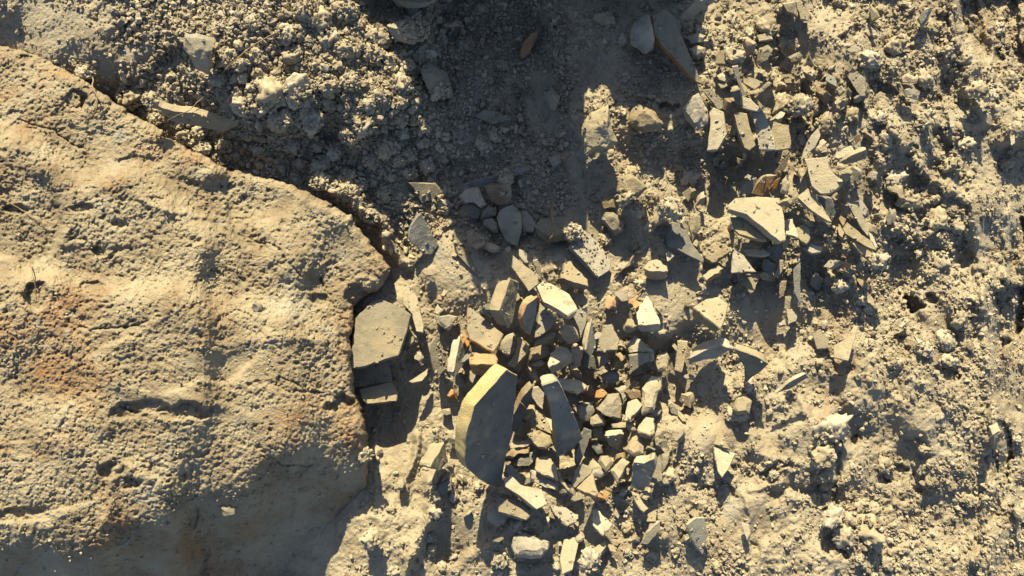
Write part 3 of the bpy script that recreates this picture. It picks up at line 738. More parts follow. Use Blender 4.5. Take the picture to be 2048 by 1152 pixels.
S('I','r','1430,720 1480,660 1530,610 1590,650 1540,740 1490,830',0,10,100,'y',3,'elongated buff stone',cr=.1)
S('I','r','1460,650 1480,590 1550,570 1560,640 1520,620',0,6,60,'t',2,'small orange-tan stone',cr=.02)
S('I','r','1545,560 1600,450 1640,430 1700,520 1700,590 1620,610',0,14,110,'t',3,'large tan pointed stone',cr=.15)
S('I','s','1620,650 1700,660 1785,620 1790,700 1740,850 1690,862 1590,860',14,-58,80,'g',3,'thick grey block standing upright',cr=.06,side='p')
S('I','s','1795,650 1830,590 1845,800 1790,825 1745,805',-4,-6,50,'g',2,'dark grey upright flake',cr=.05)
S('I','r','1840,590 1910,560 1890,660 1845,740',0,0,60,'g',1,'grey dusty stone',cr=.4)
S('I','s','1645,380 1720,290 1780,300 1785,420 1740,440 1650,410',2,38,70,'y',3,'blocky buff stone with cut faces',cr=.05,side='t')
S('I','s','1385,440 1540,428 1500,565 1420,520',0,-46,62,'g',2,'grey block with a flat bright top',cr=.04,side='p')
S('I','r','1435,350 1520,330 1610,340 1640,400 1600,420 1560,370 1450,380',0,6,60,'y',2,'small flat-topped stone',cr=.02)
S('I','s','1535,325 1570,170 1640,145 1690,200 1650,250 1560,330',10,10,70,'y',3,'faceted buff stone',cr=.05,side='t')
S('J','r','335,860 410,755 490,770 495,850 430,1040 330,1080',0,10,120,'p',3,'tall pale oblong stone',cr=.1)
S('I','r','1340,210 1400,120 1500,110 1530,200 1520,310 1450,310 1320,230',0,-20,140,'g',2,'big rounded grey-brown stone',cr=.05)
S('I','r','1270,350 1270,300 1350,255 1395,320 1390,355 1290,370',0,6,70,'y',2,'small ragged orange-buff stone',cr=.1)
S('I','s','1225,380 1290,400 1250,520 1170,720 1150,600 1200,470',-14,-14,40,'d',2,'thin dark blade',cr=.05)
S('I','s','1290,380 1380,365 1370,460 1300,460',0,-6,40,'g',1,'small dark square stone',cr=.02)
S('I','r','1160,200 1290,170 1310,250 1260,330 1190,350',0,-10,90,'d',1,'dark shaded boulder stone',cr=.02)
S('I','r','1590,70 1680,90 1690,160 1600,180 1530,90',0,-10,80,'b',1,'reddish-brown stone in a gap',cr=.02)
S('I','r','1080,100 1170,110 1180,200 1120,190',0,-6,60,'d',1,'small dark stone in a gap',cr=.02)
S('I','r','1460,60 1560,40 1590,120 1540,210 1500,110',0,-6,70,'g',1,'shaded grey stone in a gap',cr=.02)
S('M','s','1310,470 1390,430 1395,460 1330,505 1290,480',0,10,30,'b',2,'brown angular chip',cr=.05)
S('M','s','1225,375 1300,390 1400,440 1385,480 1330,500 1260,440',-4,8,40,'g',1,'dusty crumb-covered slab',cr=.6)
S('I','s','1600,880 1650,900 1700,980 1740,1020 1700,1050 1640,980',-10,4,30,'y',2,'slim curved yellow flake',cr=.05,side='e')
S('I','s','1645,890 1730,875 1745,930 1700,950',0,10,26,'y',2,'small folded buff flake',cr=.02)
S('J','r','210,530 270,430 350,500 430,570 370,590 230,580',0,0,90,'y',2,'buff stone with a pointed top',cr=.05)
S('J','s','225,595 385,582 392,650 300,700 235,745',4,-20,60,'g',3,'shaded flat-faced block',cr=.03)
S('J','r','370,590 400,540 430,570 430,640 395,650',0,6,50,'y',3,'pale knob of stone',cr=.1)
S('J','s','615,480 700,485 690,570 650,740 590,720 610,600',-6,-4,50,'t',2,'narrow upright tan block',cr=.1,side='y')
S('J','r','440,650 470,580 530,570 555,620 540,720 450,730',0,10,90,'y',2,'rounded crumbly buff stone',cr=.1)
S('J','r','180,860 250,760 400,740 380,830 300,880',0,-10,90,'b',1,'dark brown stone in shade',cr=.02)
S('J','r','165,880 330,880 330,950 230,960',0,-6,70,'b',0,'reddish stone deep in a gap',cr=.0)
S('J','r','1050,1030 1080,930 1150,900 1210,960 1190,1060 1090,1070',0,16,110,'y',1,'buff stone with a rounded crest',cr=.15)
S('J','r','1490,710 1530,680 1570,710 1530,750',0,10,50,'y',2,'small buff lump',cr=.1)
S('J','s','1480,230 1540,225 1575,260 1560,330 1490,360',-4,8,40,'g',1,'small rounded grey tab',cr=.04)
S('J','r','1405,350 1470,310 1480,360 1420,380',0,8,50,'y',1,'small pale pebble',cr=.0)
S('J','s','290,262 370,118 392,150 480,320 485,350 300,358',-2,60,90,'y',2,'triangular stone with a shaded brown lower side',cr=.04,side='b')
S('J','r','440,220 470,205 495,225 480,265 450,245',0,8,40,'y',1,'tiny buff pebble',cr=.0)
S('J','r','455,410 500,385 535,400 520,430 470,435',0,8,40,'y',1,'tiny pale pebble',cr=.0)
# --- middle band
S('E','s','150,560 210,500 280,440 400,550 490,680 480,760 380,820 300,720',-22,16,60,'g',1,'crumb-covered leaning slab',cr=.75)
S('E','s','500,720 570,680 660,650 670,690 600,740 510,760',-2,12,40,'y',1,'slim buff shard with a twig',cr=.05)
S('E','s','735,740 780,680 850,665 930,720 938,765 780,765',0,66,130,'y',1,'cobble with a bright top',cr=.05,side='y',name='cobble',cat='cobble')
S('E','s','920,620 940,600 1000,640 930,690',0,14,40,'y',1,'small bright triangular chip',cr=.02)
S('E','s','920,400 1000,370 1080,400 1120,520 1210,650 1220,700 1120,650 940,560',-14,16,44,'d',1,'blue-grey slab half in shade',cr=.15)
S('E','r','1110,300 1150,265 1200,290 1195,420 1130,530 1100,370',0,6,80,'y',2,'rounded bar-like stone',cr=.15)
S('E','s','1210,570 1400,540 1440,600 1290,700 1210,650',-2,24,66,'y',1,'buff slab scattered with crumbs',cr=.45)
S('E','s','1205,800 1330,710 1380,740 1240,840',2,34,60,'y',1,'oblong buff block',cr=.1,side='t')
S('E','r','790,390 860,260 950,190 970,300 900,380 830,420',0,0,150,'t',2,'large brown earth-crusted rock',cr=.4)
S('E','r','530,130 560,20 640,-10 720,40 790,100 700,180 580,180',0,0,150,'y',3,'large rounded earth-crusted rock',cr=.4)
S('E','s','550,190 630,165 625,200 570,225',0,8,30,'y',1,'small buff splinter',cr=.0)
S('E','s','1430,330 1500,330 1620,400 1720,500 1722,525 1500,470 1460,430',-4,22,56,'p',2,'smooth pale slab',cr=.05)
S('E','s','1520,600 1560,588 1700,585 1750,620 1740,640 1580,640',-1,14,30,'p',2,'thin bright flat strip',cr=.02)
S('E','s','1520,540 1600,530 1620,560 1590,580 1520,570',0,10,36,'t',1,'small tan flake',cr=.02)
S('E','s','1480,575 1560,670 1640,770 1440,780 1450,620',-2,6,34,'g',2,'triangular olive-grey shard',cr=.06)
S('E','s','1510,790 1640,780 1665,820 1620,930 1590,945 1540,860',-10,8,36,'y',2,'buff curved-edged shard',cr=.08)
S('E','s','1690,680 1720,670 1800,720 1780,760 1740,830 1690,780',-6,-10,40,'d',1,'dark plate with a sunlit rim',cr=.02,side='p')
S('E','s','1775,810 1830,670 1865,680 1820,820',-4,-2,30,'g',2,'narrow grey rod-like stone',cr=.02)
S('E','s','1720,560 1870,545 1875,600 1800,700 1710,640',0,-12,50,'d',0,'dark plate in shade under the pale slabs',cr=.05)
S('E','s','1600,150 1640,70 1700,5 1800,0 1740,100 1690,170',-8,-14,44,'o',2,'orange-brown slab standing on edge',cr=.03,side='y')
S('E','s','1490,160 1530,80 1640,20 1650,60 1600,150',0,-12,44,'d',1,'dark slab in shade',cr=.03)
S('E','s','1730,130 1790,40 1830,20 1800,100 1760,140',-2,-8,30,'o',1,'narrow orange slab',cr=.02)
S('E','s','1930,750 1990,690 1990,900 1985,1020 1940,930',-6,-2,36,'d',2,'tall dark triangular blade',cr=.04)
S('E','s','1820,850 1880,840 1860,960 1815,990',-2,-6,36,'b',1,'brown shaded slab',cr=.03)
S('F','s','80,750 150,740 200,880 190,900 90,870',-2,14,40,'p',2,'pale slab with a dusty lower edge',cr=.08)
# --- right-hand heap
S('F','s','180,570 270,500 330,560 400,680 465,775 430,765 300,680',-12,20,54,'y',3,'orange-tipped wedge slab',cr=.05,side='t')
S('F','s','330,560 460,580 495,700 465,770 400,680',0,-14,50,'d',1,'dark curved plate',cr=.02)
S('F','s','480,260 490,220 610,160 640,200 600,240 500,270',0,14,40,'p',2,'small bright pale slab',cr=.03)
S('F','s','515,300 650,225 735,192 733,270 560,320',-2,-32,50,'t',3,'brown-faced slab with a sunlit top',cr=.02,side='p')
S('F','s','505,370 590,340 630,370 590,440 560,460 520,410',-2,6,40,'y',2,'small rounded buff plate',cr=.04)
S('F','s','560,450 625,400 640,500 590,540 565,500',-2,-6,40,'g',1,'small shaded grey stone chip',cr=.1)
S('F','s','540,820 580,770 700,870 780,920 820,1000 720,960 560,860',-8,18,52,'y',3,'buff slab with a brown underside',cr=.08,side='b')
S('F','s','600,920 700,955 830,1060 930,1110 905,1150 820,1120 690,1020',-6,8,44,'t',2,'long tan slab ending in a pale knob',cr=.03,side='t')
S('F','s','750,850 780,870 820,960 812,985 765,910',-2,3,24,'p',2,'bright thin splinter',cr=.0)
S('B','s','1280,910 1400,950 1450,960 1470,1100 1460,1140 1340,1160 1300,1000',-2,10,44,'p',2,'large smooth pale shard',cr=.06)
S('F','s','250,180 300,80 355,20 372,80 330,170 215,282',-14,2,40,'g',2,'pointed grey blade with a sunlit side',cr=.06,side='y')
S('F','r','890,490 960,460 1025,480 1030,560 1050,600 1005,600 970,540 910,525',0,10,60,'y',1,'small curved buff stone',cr=.03)
S('F','s','480,1130 530,1080 620,1100 600,1160 500,1160',0,10,40,'o',1,'orange and cream chip',cr=.03,side='y')
S('F','r','1205,850 1230,830 1280,850 1240,880',0,6,40,'p',1,'small whitish pebble',cr=.0)
S('F','s','165,820 230,780 280,820 290,900 260,950 190,900',-2,10,50,'y',2,'buff stone with a fine crack',cr=.15)
S('F','s','240,990 290,940 390,970 380,1010 300,1020',0,20,60,'g',2,'rounded grey-buff slab',cr=.05)
S('F','s','0,380 60,300 120,230 135,190 100,330 30,440',-2,-10,44,'b',1,'brown shaded slab on edge',cr=.02)
S('F','r','60,440 100,390 130,450 110,560 50,540',0,0,70,'t',2,'rough brown lump',cr=.3)
S('F','s','630,100 680,70 690,120 650,150',0,-4,36,'b',1,'small brown tile chip',cr=.05)
# --- upper right cluster
S('B','r','220,220 290,140 370,110 420,240 410,370 350,420 230,330',0,6,150,'g',2,'big dark rock with sunlit spots',cr=.15)
S('B','s','600,140 730,10 890,-25 880,20 720,130 620,160',-2,-16,60,'t',2,'tan slab in shade at the frame edge',cr=.03)
S('B','r','650,290 740,250 820,270 800,320 700,330',0,0,90,'g',1,'flat grey stone in shade',cr=.05)
S('B','r','680,380 740,345 810,370 810,410 750,460 700,430',0,8,80,'y',1,'small stone with a bright face',cr=.05)
S('B','s','885,490 900,400 1050,340 1125,440 1080,520 1000,500',-10,20,80,'y',2,'buff block with a corner cut off',cr=.15)
S('B','s','1015,510 1060,500 1080,640 1130,740 1100,765 1080,700',-8,-4,50,'g',2,'thin upright blade',cr=.05)
S('B','s','1090,740 1160,760 1250,840 1220,860 1100,830',-2,10,40,'y',2,'low buff flake',cr=.1)
S('B','r','890,580 940,550 1000,600 980,640 900,610',0,8,60,'p',1,'small bright cube-like stone',cr=.03)
S('B','s','900,640 970,630 980,660 930,680',0,8,40,'p',1,'small pale chip',cr=.03)
S('B','s','1000,700 1075,680 1090,835 1040,800',-8,-42,60,'d',2,'dark-faced block with a bright cap',cr=.02,side='p')
S('B','s','1090,600 1150,590 1260,630 1190,690 1100,640',-2,14,50,'p',2,'bright wedge',cr=.04)
S('B','s','1185,750 1320,635 1350,800 1330,850 1240,800',-18,-20,34,'b',2,'brown-faced triangular slab with a sunlit ridge',cr=.05,side='y')
S('B','r','630,840 700,740 760,710 830,850 830,940 750,1010 680,930',0,10,120,'g',2,'rough grey block',cr=.35)
S('B','s','780,690 850,680 950,770 960,830 910,850 850,770',-4,4,50,'g',1,'smooth grey-brown shard',cr=.05)
S('B','s','840,860 870,820 950,860 975,1030 900,1152 820,1160 850,960',6,6,60,'y',2,'tall buff shard',cr=.06)
S('B','s','1025,870 1060,850 1130,870 1150,960 1200,1120 1150,1160 1110,1140 1060,1000',-10,6,60,'y',3,'long narrow buff bar',cr=.04)
S('B','s','1165,860 1240,830 1290,940 1340,1060 1350,1152 1220,1152 1190,1000',6,6,50,'g',2,'tall dusty shard',cr=.3)
S('B','r','1195,480 1220,370 1290,340 1330,380 1290,470 1200,515',0,0,90,'g',2,'layered grey-brown stone',cr=.1)
S('B','r','1090,290 1130,280 1200,330 1190,420 1120,440',0,-6,90,'t',1,'brown stone in shade',cr=.2)
S('B','r','1390,20 1500,10 1520,130 1440,100',0,6,110,'y',1,'large buff clay lump',cr=.2)
S('B','s','1505,10 1530,0 1620,110 1600,160 1540,150',-6,8,50,'y',1,'sunlit angular plate',cr=.1)
S('B','s','1200,270 1300,250 1330,300 1220,320',-2,12,40,'p',1,'bright flat chip',cr=.05)
S('B','r','1440,440 1530,395 1560,430 1540,480 1450,490',0,0,80,'g',1,'grey stone at the foot of a crack',cr=.1)
S('B','s','1565,530 1605,415 1645,500 1610,550',-2,-8,30,'b',1,'brown triangular sherd',cr=.02)
S('B','r','205,940 280,790 420,850 490,950 460,1010 300,1030',0,10,150,'t',1,'big orange-tinged clay rock',cr=.3)
S('B','s','1390,570 1470,560 1510,640 1420,640',0,8,40,'p',1,'pale dusty plate',cr=.1)
# --- bottom
S('M','s','1470,410 1500,400 1600,490 1540,560 1480,500',-2,8,40,'p',1,'flat square pale plate',cr=.04)
S('M','s','1285,690 1310,580 1370,560 1400,600 1360,760 1300,790',-6,4,50,'y',1,'long pale pointed stone',cr=.1)
S('M','s','1430,720 1470,640 1550,590 1558,620 1440,760',8,8,40,'y',1,'slim bright leaning strip',cr=.03)
S('M','s','1560,600 1600,610 1620,660 1580,650',0,8,26,'y',1,'small pale flake',cr=.05)
S('M','s','1795,540 1870,478 1875,520 1800,612 1762,610',-2,-18,36,'g',2,'grey stone with a sunlit upper face',cr=.04,side='p')
S('M','s','565,290 600,250 655,225 655,290 600,330',0,-8,36,'d',1,'dark rounded flake in shade',cr=.03)
S('M','s','590,240 640,180 640,210 605,250',-2,-4,24,'g',1,'slim grey flake in shade',cr=.03)
S('M','r','330,250 370,220 385,260 370,295 330,290',0,6,50,'y',1,'smooth buff cobble',cr=.02)
S('M','r','545,325 580,320 590,350 550,365',0,0,40,'g',1,'small grey round pebble',cr=.02)
S('M','r','130,570 160,530 200,540 205,590 160,620',0,6,60,'y',1,'pale lump',cr=.2)
S('M','s','1850,480 1860,400 1800,430 1790,480',0,8,40,'y',1,'dusty buff tab',cr=.3)
S('L','s','500,590 540,600 550,650 530,690',4,-2,24,'y',1,'small pale leaning chip',cr=.05)
S('L','s','345,160 380,70 440,190',2,8,30,'y',0,'pale half-buried peak of stone',cr=.1)
S('L','s','-15,650 0,590 50,580 55,610 10,690',-2,-6,30,'g',2,'grey leaning shard at the pile foot',cr=.05,side='y')
S('L','r','975,490 1000,475 1040,550 1020,590 970,570',0,6,50,'p',1,'pale banded stone',cr=.03)
S('L','r','1850,60 1900,40 1920,90 1870,120',0,6,50,'p',1,'clean pale cobble',cr=.02)
S('L','r','1975,520 2010,480 2048,530 2040,580 2000,560',0,6,60,'p',1,'white angular cobble',cr=.02)
S('K','s','985,450 1050,370 1085,400 1010,460',-2,6,26,'p',1,'small white flake',cr=.02)
S('K','s','1100,510 1190,570 1150,585',-2,4,20,'p',1,'tiny white sliver',cr=.02)
S('K','s','300,500 390,480 460,580 460,622 340,632',0,6,26,'g',0,'ribbed grey plate',cr=.1)
# --- loose stones on the right
S('C','r','1095,150 1160,60 1220,50 1190,150 1130,230',0,0,80,'g',1,'dusty grey pointed rock',cr=.1)
S('C','r','740,40 790,80 820,130 740,180 730,100',0,6,60,'y',1,'smooth pale cobble',cr=.05)
S('C','r','960,600 1020,560 1110,600 1100,640 970,640',0,6,70,'t',2,'half-shaded oval pebble',cr=.05)
S('C','r','985,690 1050,660 1130,700 1110,770 1010,740',0,8,70,'y',2,'sunlit oval pebble',cr=.05)
S('C','r','470,690 520,650 555,700 500,750',0,6,60,'y',2,'round buff pebble',cr=.05)
S('C','r','1530,640 1600,620 1690,700 1640,750 1560,710',0,6,80,'y',2,'pale rock casting a long shadow',cr=.08)
S('C','r','1150,870 1200,820 1225,850 1180,920',0,6,60,'p',2,'pale upright pebble',cr=.05)
S('C','r','1215,890 1260,880 1280,960 1240,970',0,6,60,'p',2,'tall pale pebble',cr=.05)
S('C','s','1330,850 1345,835 1380,845 1385,980 1350,980',4,4,30,'p',1,'narrow pale standing chip',cr=.05)
S('C','s','545,380 620,345 680,380 640,400 580,400',0,10,36,'y',1,'curved pale chip',cr=.05)
S('C','r','890,480 950,480 940,510 900,500',0,6,40,'p',1,'small white pebble',cr=.0)
S('C','s','740,200 790,240 820,280 760,275',-2,6,26,'p',1,'bright thin wedge of stone',cr=.0)
S('C','s','1810,1050 1850,1030 1850,1100 1820,1120',0,8,30,'p',1,'pale chip near the frame edge',cr=.03)
S('C','s','560,580 600,510 650,560 700,600 700,740 665,740',4,2,50,'g',0,'flat grey ledge of stone',cr=.05)

# --- broken pieces packed into the gaps of the two heaps
def fillers(n, box, seed, mats, rad):
    rf = random.Random(seed); done = []; tries = 0
    while len(done) < n and tries < 12000:
        tries += 1
        x = rf.uniform(box[0], box[2]); y = rf.uniform(box[1], box[3]); r = rf.uniform(*rad)
        e = ((x - (box[0] + box[2]) / 2) / (box[2] - box[0]) * 2) ** 2 + ((y - (box[1] + box[3]) / 2) / (box[3] - box[1]) * 2) ** 2
        if e > 1 or any((x - a) ** 2 + (y - b) ** 2 < (0.8 * (r + c)) ** 2 for a, b, c in done): continue
        if any(lo[0] - 2 < x < hi[0] + 2 and lo[1] - 2 < y < hi[1] + 2 for lo, hi in boxes): continue
        k = rf.randint(4, 6); a0 = rf.uniform(0, 6.28); asp = rf.uniform(.38, .85)
        pl = [(x + r * math.cos(a0) * math.cos(t) * 1.15 - asp * r * math.sin(a0) * math.sin(t), y + r * math.sin(a0) * math.cos(t) * 1.15 + asp * r * math.cos(a0) * math.sin(t)) for t in [(i + rf.uniform(-.28, .28)) * 6.283 / k for i in range(k)]]
        kd = rf.choice('srss'); m = rf.choice(mats)
        col = dict(g='grey', y='buff', t='tan', b='brown', o='orange', d='dark grey')[m]
        S('X', kd, ' '.join('%.1f,%.1f' % q for q in pl), rf.uniform(-18, 14), rf.uniform(-16, 16), rf.uniform(17, 26), m, rf.choice((0, 0, 1)), ('small ' + col + (' chip' if kd == 's' else ' stone')), cr=.1)
        THINGS[-1]['fill'] = True
        done.append((x, y, r))
boxes = [(np.array(p[0]).min(0) * .66 + np.array(p[0]).max(0) * .34, np.array(p[0]).min(0) * .34 + np.array(p[0]).max(0) * .66) for p in STONES_BVH]
fillers(80, (870, 560, 1390, 1010), 5, 'gytgbtdgyo', (9, 18))
fillers(62, (1360, 90, 1790, 640), 6, 'gytygbd', (8, 17))
fillers(22, (920, 960, 1400, 1140), 8, 'gyg', (7, 12))
# ------------------------------------------------------------------ soil clods: shared lumpy meshes
def ico(sub):
    bm = bmesh.new(); bmesh.ops.create_icosphere(bm, subdivisions=sub, radius=1.0)
    v = np.array([q.co[:] for q in bm.verts]); f = np.array([[q.index for q in p.verts] for p in bm.faces]); bm.free()
    return v, f
I2v, I2f = ico(2); I1v, I1f = ico(1); I4v, I4f = ico(4)
def lumpy(v, seed, a1=0.25, a2=0.13, a3=0.06, facet=0.5):
    r = np.random.default_rng(seed); out = v.copy()
    sd = Vector(r.uniform(0, 90, 3))
    # planar facets
    n = r.normal(size=(9, 3)); n /= np.linalg.norm(n, axis=1)[:, None]; dd = r.uniform(0.62, 0.95, 9)
    for k in range(9):
        s = out @ n[k]; m = s > dd[k]
        out[m] -= ((s[m] - dd[k]) * facet * 1.6)[:, None] * n[k]
    res = []
    for p in out:
        q = Vector(p)
        k = 1 + a1 * mnoise.noise(q * 1.3 + sd) + a2 * mnoise.noise(q * 3.1 + sd)
        if a3: k += a3 * mnoise.noise(q * 7 + sd) + a3 * 1.2 * (0.5 - abs(mnoise.noise(q * 4.5 + sd)) * 2)
        res.append(q * k)
    return np.array([q[:] for q in res])
clod_meshes = []
for k in range(10):
    v = lumpy(I4v, 300 + k, 0.32, 0.16, 0.09, 0.5) * np.array([1, 0.85, 0.72])
    # crusted with little crumbs
    r = np.random.default_rng(k); c = r.normal(size=(130, 3)); c /= np.linalg.norm(c, axis=1)[:, None]; cr_ = r.uniform(0.07, 0.2, 130)
    u_ = I4v
    for a, b in zip(c, cr_):
        d = np.linalg.norm(u_ - a, axis=1); m = d < b
        v[m] *= (1 + 0.7 * np.sqrt(np.maximum(b * b - d[m] ** 2, 0)))[:, None]
    me = np_mesh('soil_clod', v, I4f); me.materials.append(M['clod']); clod_meshes.append(me)
peb_meshes = []
for k in range(8):
    me = np_mesh('pebble', lumpy(I4v, 400 + k, 0.22, 0.07, 0.02, 0.9) * np.array([1, 0.8, 0.65]), I4f)
    for p in me.polygons: p.use_smooth = True
    me.materials.append(M['y' if k % 2 else 'g']); peb_meshes.append(me)

polys = [(np.array(p), C, N, cr, kd, np.array(p).min(0), np.array(p).max(0)) for p, C, N, cr, kd in STONES_BVH]
cam_o = Vector((0, 0, H))
def pip(x, y, p):
    c = False; n = len(p); j = n - 1
    for i in range(n):
        if (p[i][1] > y) != (p[j][1] > y) and x < (p[j][0] - p[i][0]) * (y - p[i][1]) / (p[j][1] - p[i][1]) + p[i][0]: c = not c
        j = i
    return c
def cover(x, y):
    """height of the highest stone face seen at this spot, and how dusty it is"""
    best = None
    for p, C, N, cr, kd, lo, hi in polys:
        if x < lo[0] or y < lo[1] or x > hi[0] or y > hi[1]: continue
        if not pip(x, y, p): continue
        d = P(x, y, 0) - cam_o
        t = (C - cam_o).dot(N) / d.dot(N)
        z = (cam_o + d * t).z
        if best is None or z > best[0]: best = (z, cr, N)
    return best

def near_stone(x, y, r):
    for p, C, N, cr, kd, lo, hi in polys:
        if x > lo[0] - r and y > lo[1] - r and x < hi[0] + r and y < hi[1] + r:
            c = (lo + hi) / 2
            if pip(x, y, p) or np.hypot(*(p - (x, y)).T).min() < r * 0.8: return True
    return False
placed = []
def add_clod(x, y, r, squash=None, kind='clod', sunk=0.25, adj=None, rr=None):
    rr = rr or random
    meshes = clod_meshes if kind == 'clod' else peb_meshes
    nm = 'soil_clod' if kind == 'clod' else 'pebble'
    o = bpy.data.objects.new(nm, rr.choice(meshes)); COL.objects.link(o)
    bz = boulder_z(x, y); cv = cover(x, y)
    z = bz if bz is not None else max(ground_z(x, y), cv[0] if cv else -9)
    R_ = r / 1000
    o.location = P(x, y, z + R_ * (0.6 - sunk))
    o.scale = (R_ * rr.uniform(.85, 1.2), R_ * rr.uniform(.85, 1.15), R_ * rr.uniform(.8, 1.1))
    o.rotation_euler = (rr.uniform(-.6, .6), rr.uniform(-.6, .6), rr.uniform(0, 6.28))
    o['category'] = 'clod' if kind == 'clod' else 'pebble'
    THINGS.append(dict(ob=o, adj=adj or None, px=x, py=y, r=r, lm=None, label=None, cl=kind))
    placed.append((x, y, r))
    return o
HAND = [(260,195,26),(540,195,44),(598,185,28),(655,170,24),(700,165,18),(757,75,26),(640,40,22),(690,100,20),(480,130,14),(170,145,16),(620,240,26),(560,240,22),(490,215,20),(420,235,18),
 (770,290,24),(730,250,20),(970,290,16),(990,270,14),(1010,355,16),(960,285,14),(690,20,26),(660,75,20),(615,20,24),(570,70,20),(585,110,18),(745,110,24),(800,170,22),(830,60,26),(720,370,16),(745,320,18),
 (850,330,18),(450,290,18),(400,265,16),(520,300,20),(580,290,18),(640,330,20),(600,330,14),(670,300,22),(700,270,20),(340,210,18),(300,200,14),(880,180,20),(930,90,18),(900,50,22),(850,110,20),(1000,130,14),
 (1660,862,34),(1648,915,22),(1645,950,16),(1655,970,16),(1735,1062,34),(1700,1040,18),(1720,1010,16),(1745,1020,16),(1690,1075,24),(1665,1035,20),(1670,890,18),(1770,930,18),(1775,945,14),
 (1260,345,22),(1275,420,16),(1300,455,12),(1380,350,22),(1210,480,14),(1145,465,18),(1318,545,16),(1280,570,12),(1775,280,18),(1790,360,20),(1820,400,26),(1760,520,18),(1930,290,16),(1790,90,24),(1740,120,22),
 (1850,160,18),(1955,180,16),(1980,190,14),(1900,330,22),(1650,250,20),(1700,230,18),(1870,440,22),(1910,450,18),(1880,520,22),(1920,640,18),(1890,680,22),(1850,700,16),(1900,720,18),(1680,570,16),(1720,600,12),
 (1735,620,12),(1500,770,16),(1470,830,20),(1250,690,14),(1330,950,18),(1220,860,12),(1000,1120,18),(730,910,16),(740,1080,20),(1180,1120,22),(1340,420,26),(1250,395,18),
 (1580,170,20),(1600,210,22),(1640,300,16),(1560,210,18),(1500,70,16),(1470,110,18),(1530,60,20),(1380,110,14),(1400,60,16),(1460,40,14),(2020,160,18),(2000,60,16),(2030,260,16),(2010,330,16)]
rh = random.Random(21)
for (x, y, r) in HAND: add_clod(x, y, r, rr=rh)
n_clod = len(HAND); tries = 0
while n_clod < 235 and tries < 60000:
    tries += 1
    q = rh.random()
    if q < .55: x, y = rh.uniform(300, 900), rh.uniform(-5, 430); r = rh.uniform(8, 19)
    elif q < .9: x, y = rh.uniform(1200, 2045), rh.uniform(0, 1150); r = rh.uniform(7, 15)
    else: x, y = rh.uniform(730, 1300), rh.uniform(950, 1150); r = rh.uniform(7, 14)
    if boulder_z(x, y) is not None or boulder_z(x - 8, y + 8) is not None: continue
    j, i = gidx(x, y)
    if ROUGH[j, i] < 0.6 or near_stone(x, y, r) or any((x - a) ** 2 + (y - b) ** 2 < (0.8 * (r + c)) ** 2 for a, b, c in placed): continue
    if q < .55 and x < 420 and y < 130: continue
    add_clod(x, y, r, rr=rh); n_clod += 1
n_peb = 0; tries = 0
while n_peb < 90 and tries < 30000:
    tries += 1
    x, y = (rh.uniform(1130, 2045), rh.uniform(0, 1150)) if rh.random() < .75 else (rh.uniform(730, 1300), rh.uniform(480, 1150))
    r = rh.uniform(5, 9)
    if boulder_z(x, y) is not None or near_stone(x, y, r) or any((x - a) ** 2 + (y - b) ** 2 < (r + c) ** 2 for a, b, c in placed): continue
    add_clod(x, y, r, kind='pebble', sunk=.2, rr=rh); n_peb += 1
add_clod(515, 614, 12, kind='pebble', sunk=0.0, adj='grey pebble casting a shadow on the boulder', rr=rh)
add_clod(458, 1020, 15, kind='pebble', sunk=0.4, adj='dark round pebble set in the lower face of the boulder', rr=rh)

# ------------------------------------------------------------------ loose crumbs beyond counting: one object
var1 = [lumpy(I1v, 500 + k, 0.4, 0.0, 0.0, 1.0) * np.array([1, .85, .75]) for k in range(16)]
var2 = [lumpy(I2v, 600 + k, 0.42, 0.2, 0.08, 1.1) * np.array([1, .85, .75]) for k in range(16)]
VV = []; FF = []; off = 0
rc = np.random.default_rng(99)
def put(vs, fs, loc, r):
    global off
    q = rc.normal(size=4); q /= np.linalg.norm(q); w, x, y, z = q
    Rm = np.array([[1-2*(y*y+z*z), 2*(x*y-z*w), 2*(x*z+y*w)], [2*(x*y+z*w), 1-2*(x*x+z*z), 2*(y*z-x*w)], [2*(x*z-y*w), 2*(y*z+x*w), 1-2*(x*x+y*y)]])
    VV.append((vs @ Rm.T) * (r * rc.uniform(.65, 1.3, 3)) + loc); FF.append(fs + off); off += len(vs)
pilebox = lambda x, y: 860 < x < 1360 and 560 < y < 960
for t in [q for q in THINGS if q.get('cl') == 'clod']:
    c = np.array(t['ob'].location); R0 = t['r'] / 1000
    for _ in range(int((6 + t['r'] ** 1.45) * (0.3 if t['px'] > 1150 or t['py'] > 600 else 0.8))):
        d = rc.normal(size=3); d[2] = abs(d[2]) * .7; d /= np.linalg.norm(d)
        rr_ = rc.uniform(.0016, .0034 + t['r'] * .00012)
        put(var2[rc.integers(16)], I2f, c + d * np.array([1, .9, .72]) * R0 * 0.95, rr_)
NC = 62000
qx = rc.uniform(-60, 2110, NC); qy = rc.uniform(-60, 1210, NC)
patchy = fbm(qx, qy, 90, 700, 3); clus = sm(-0.1, 0.7, fbm(qx, qy, 17, 720, 2)) * 2.6
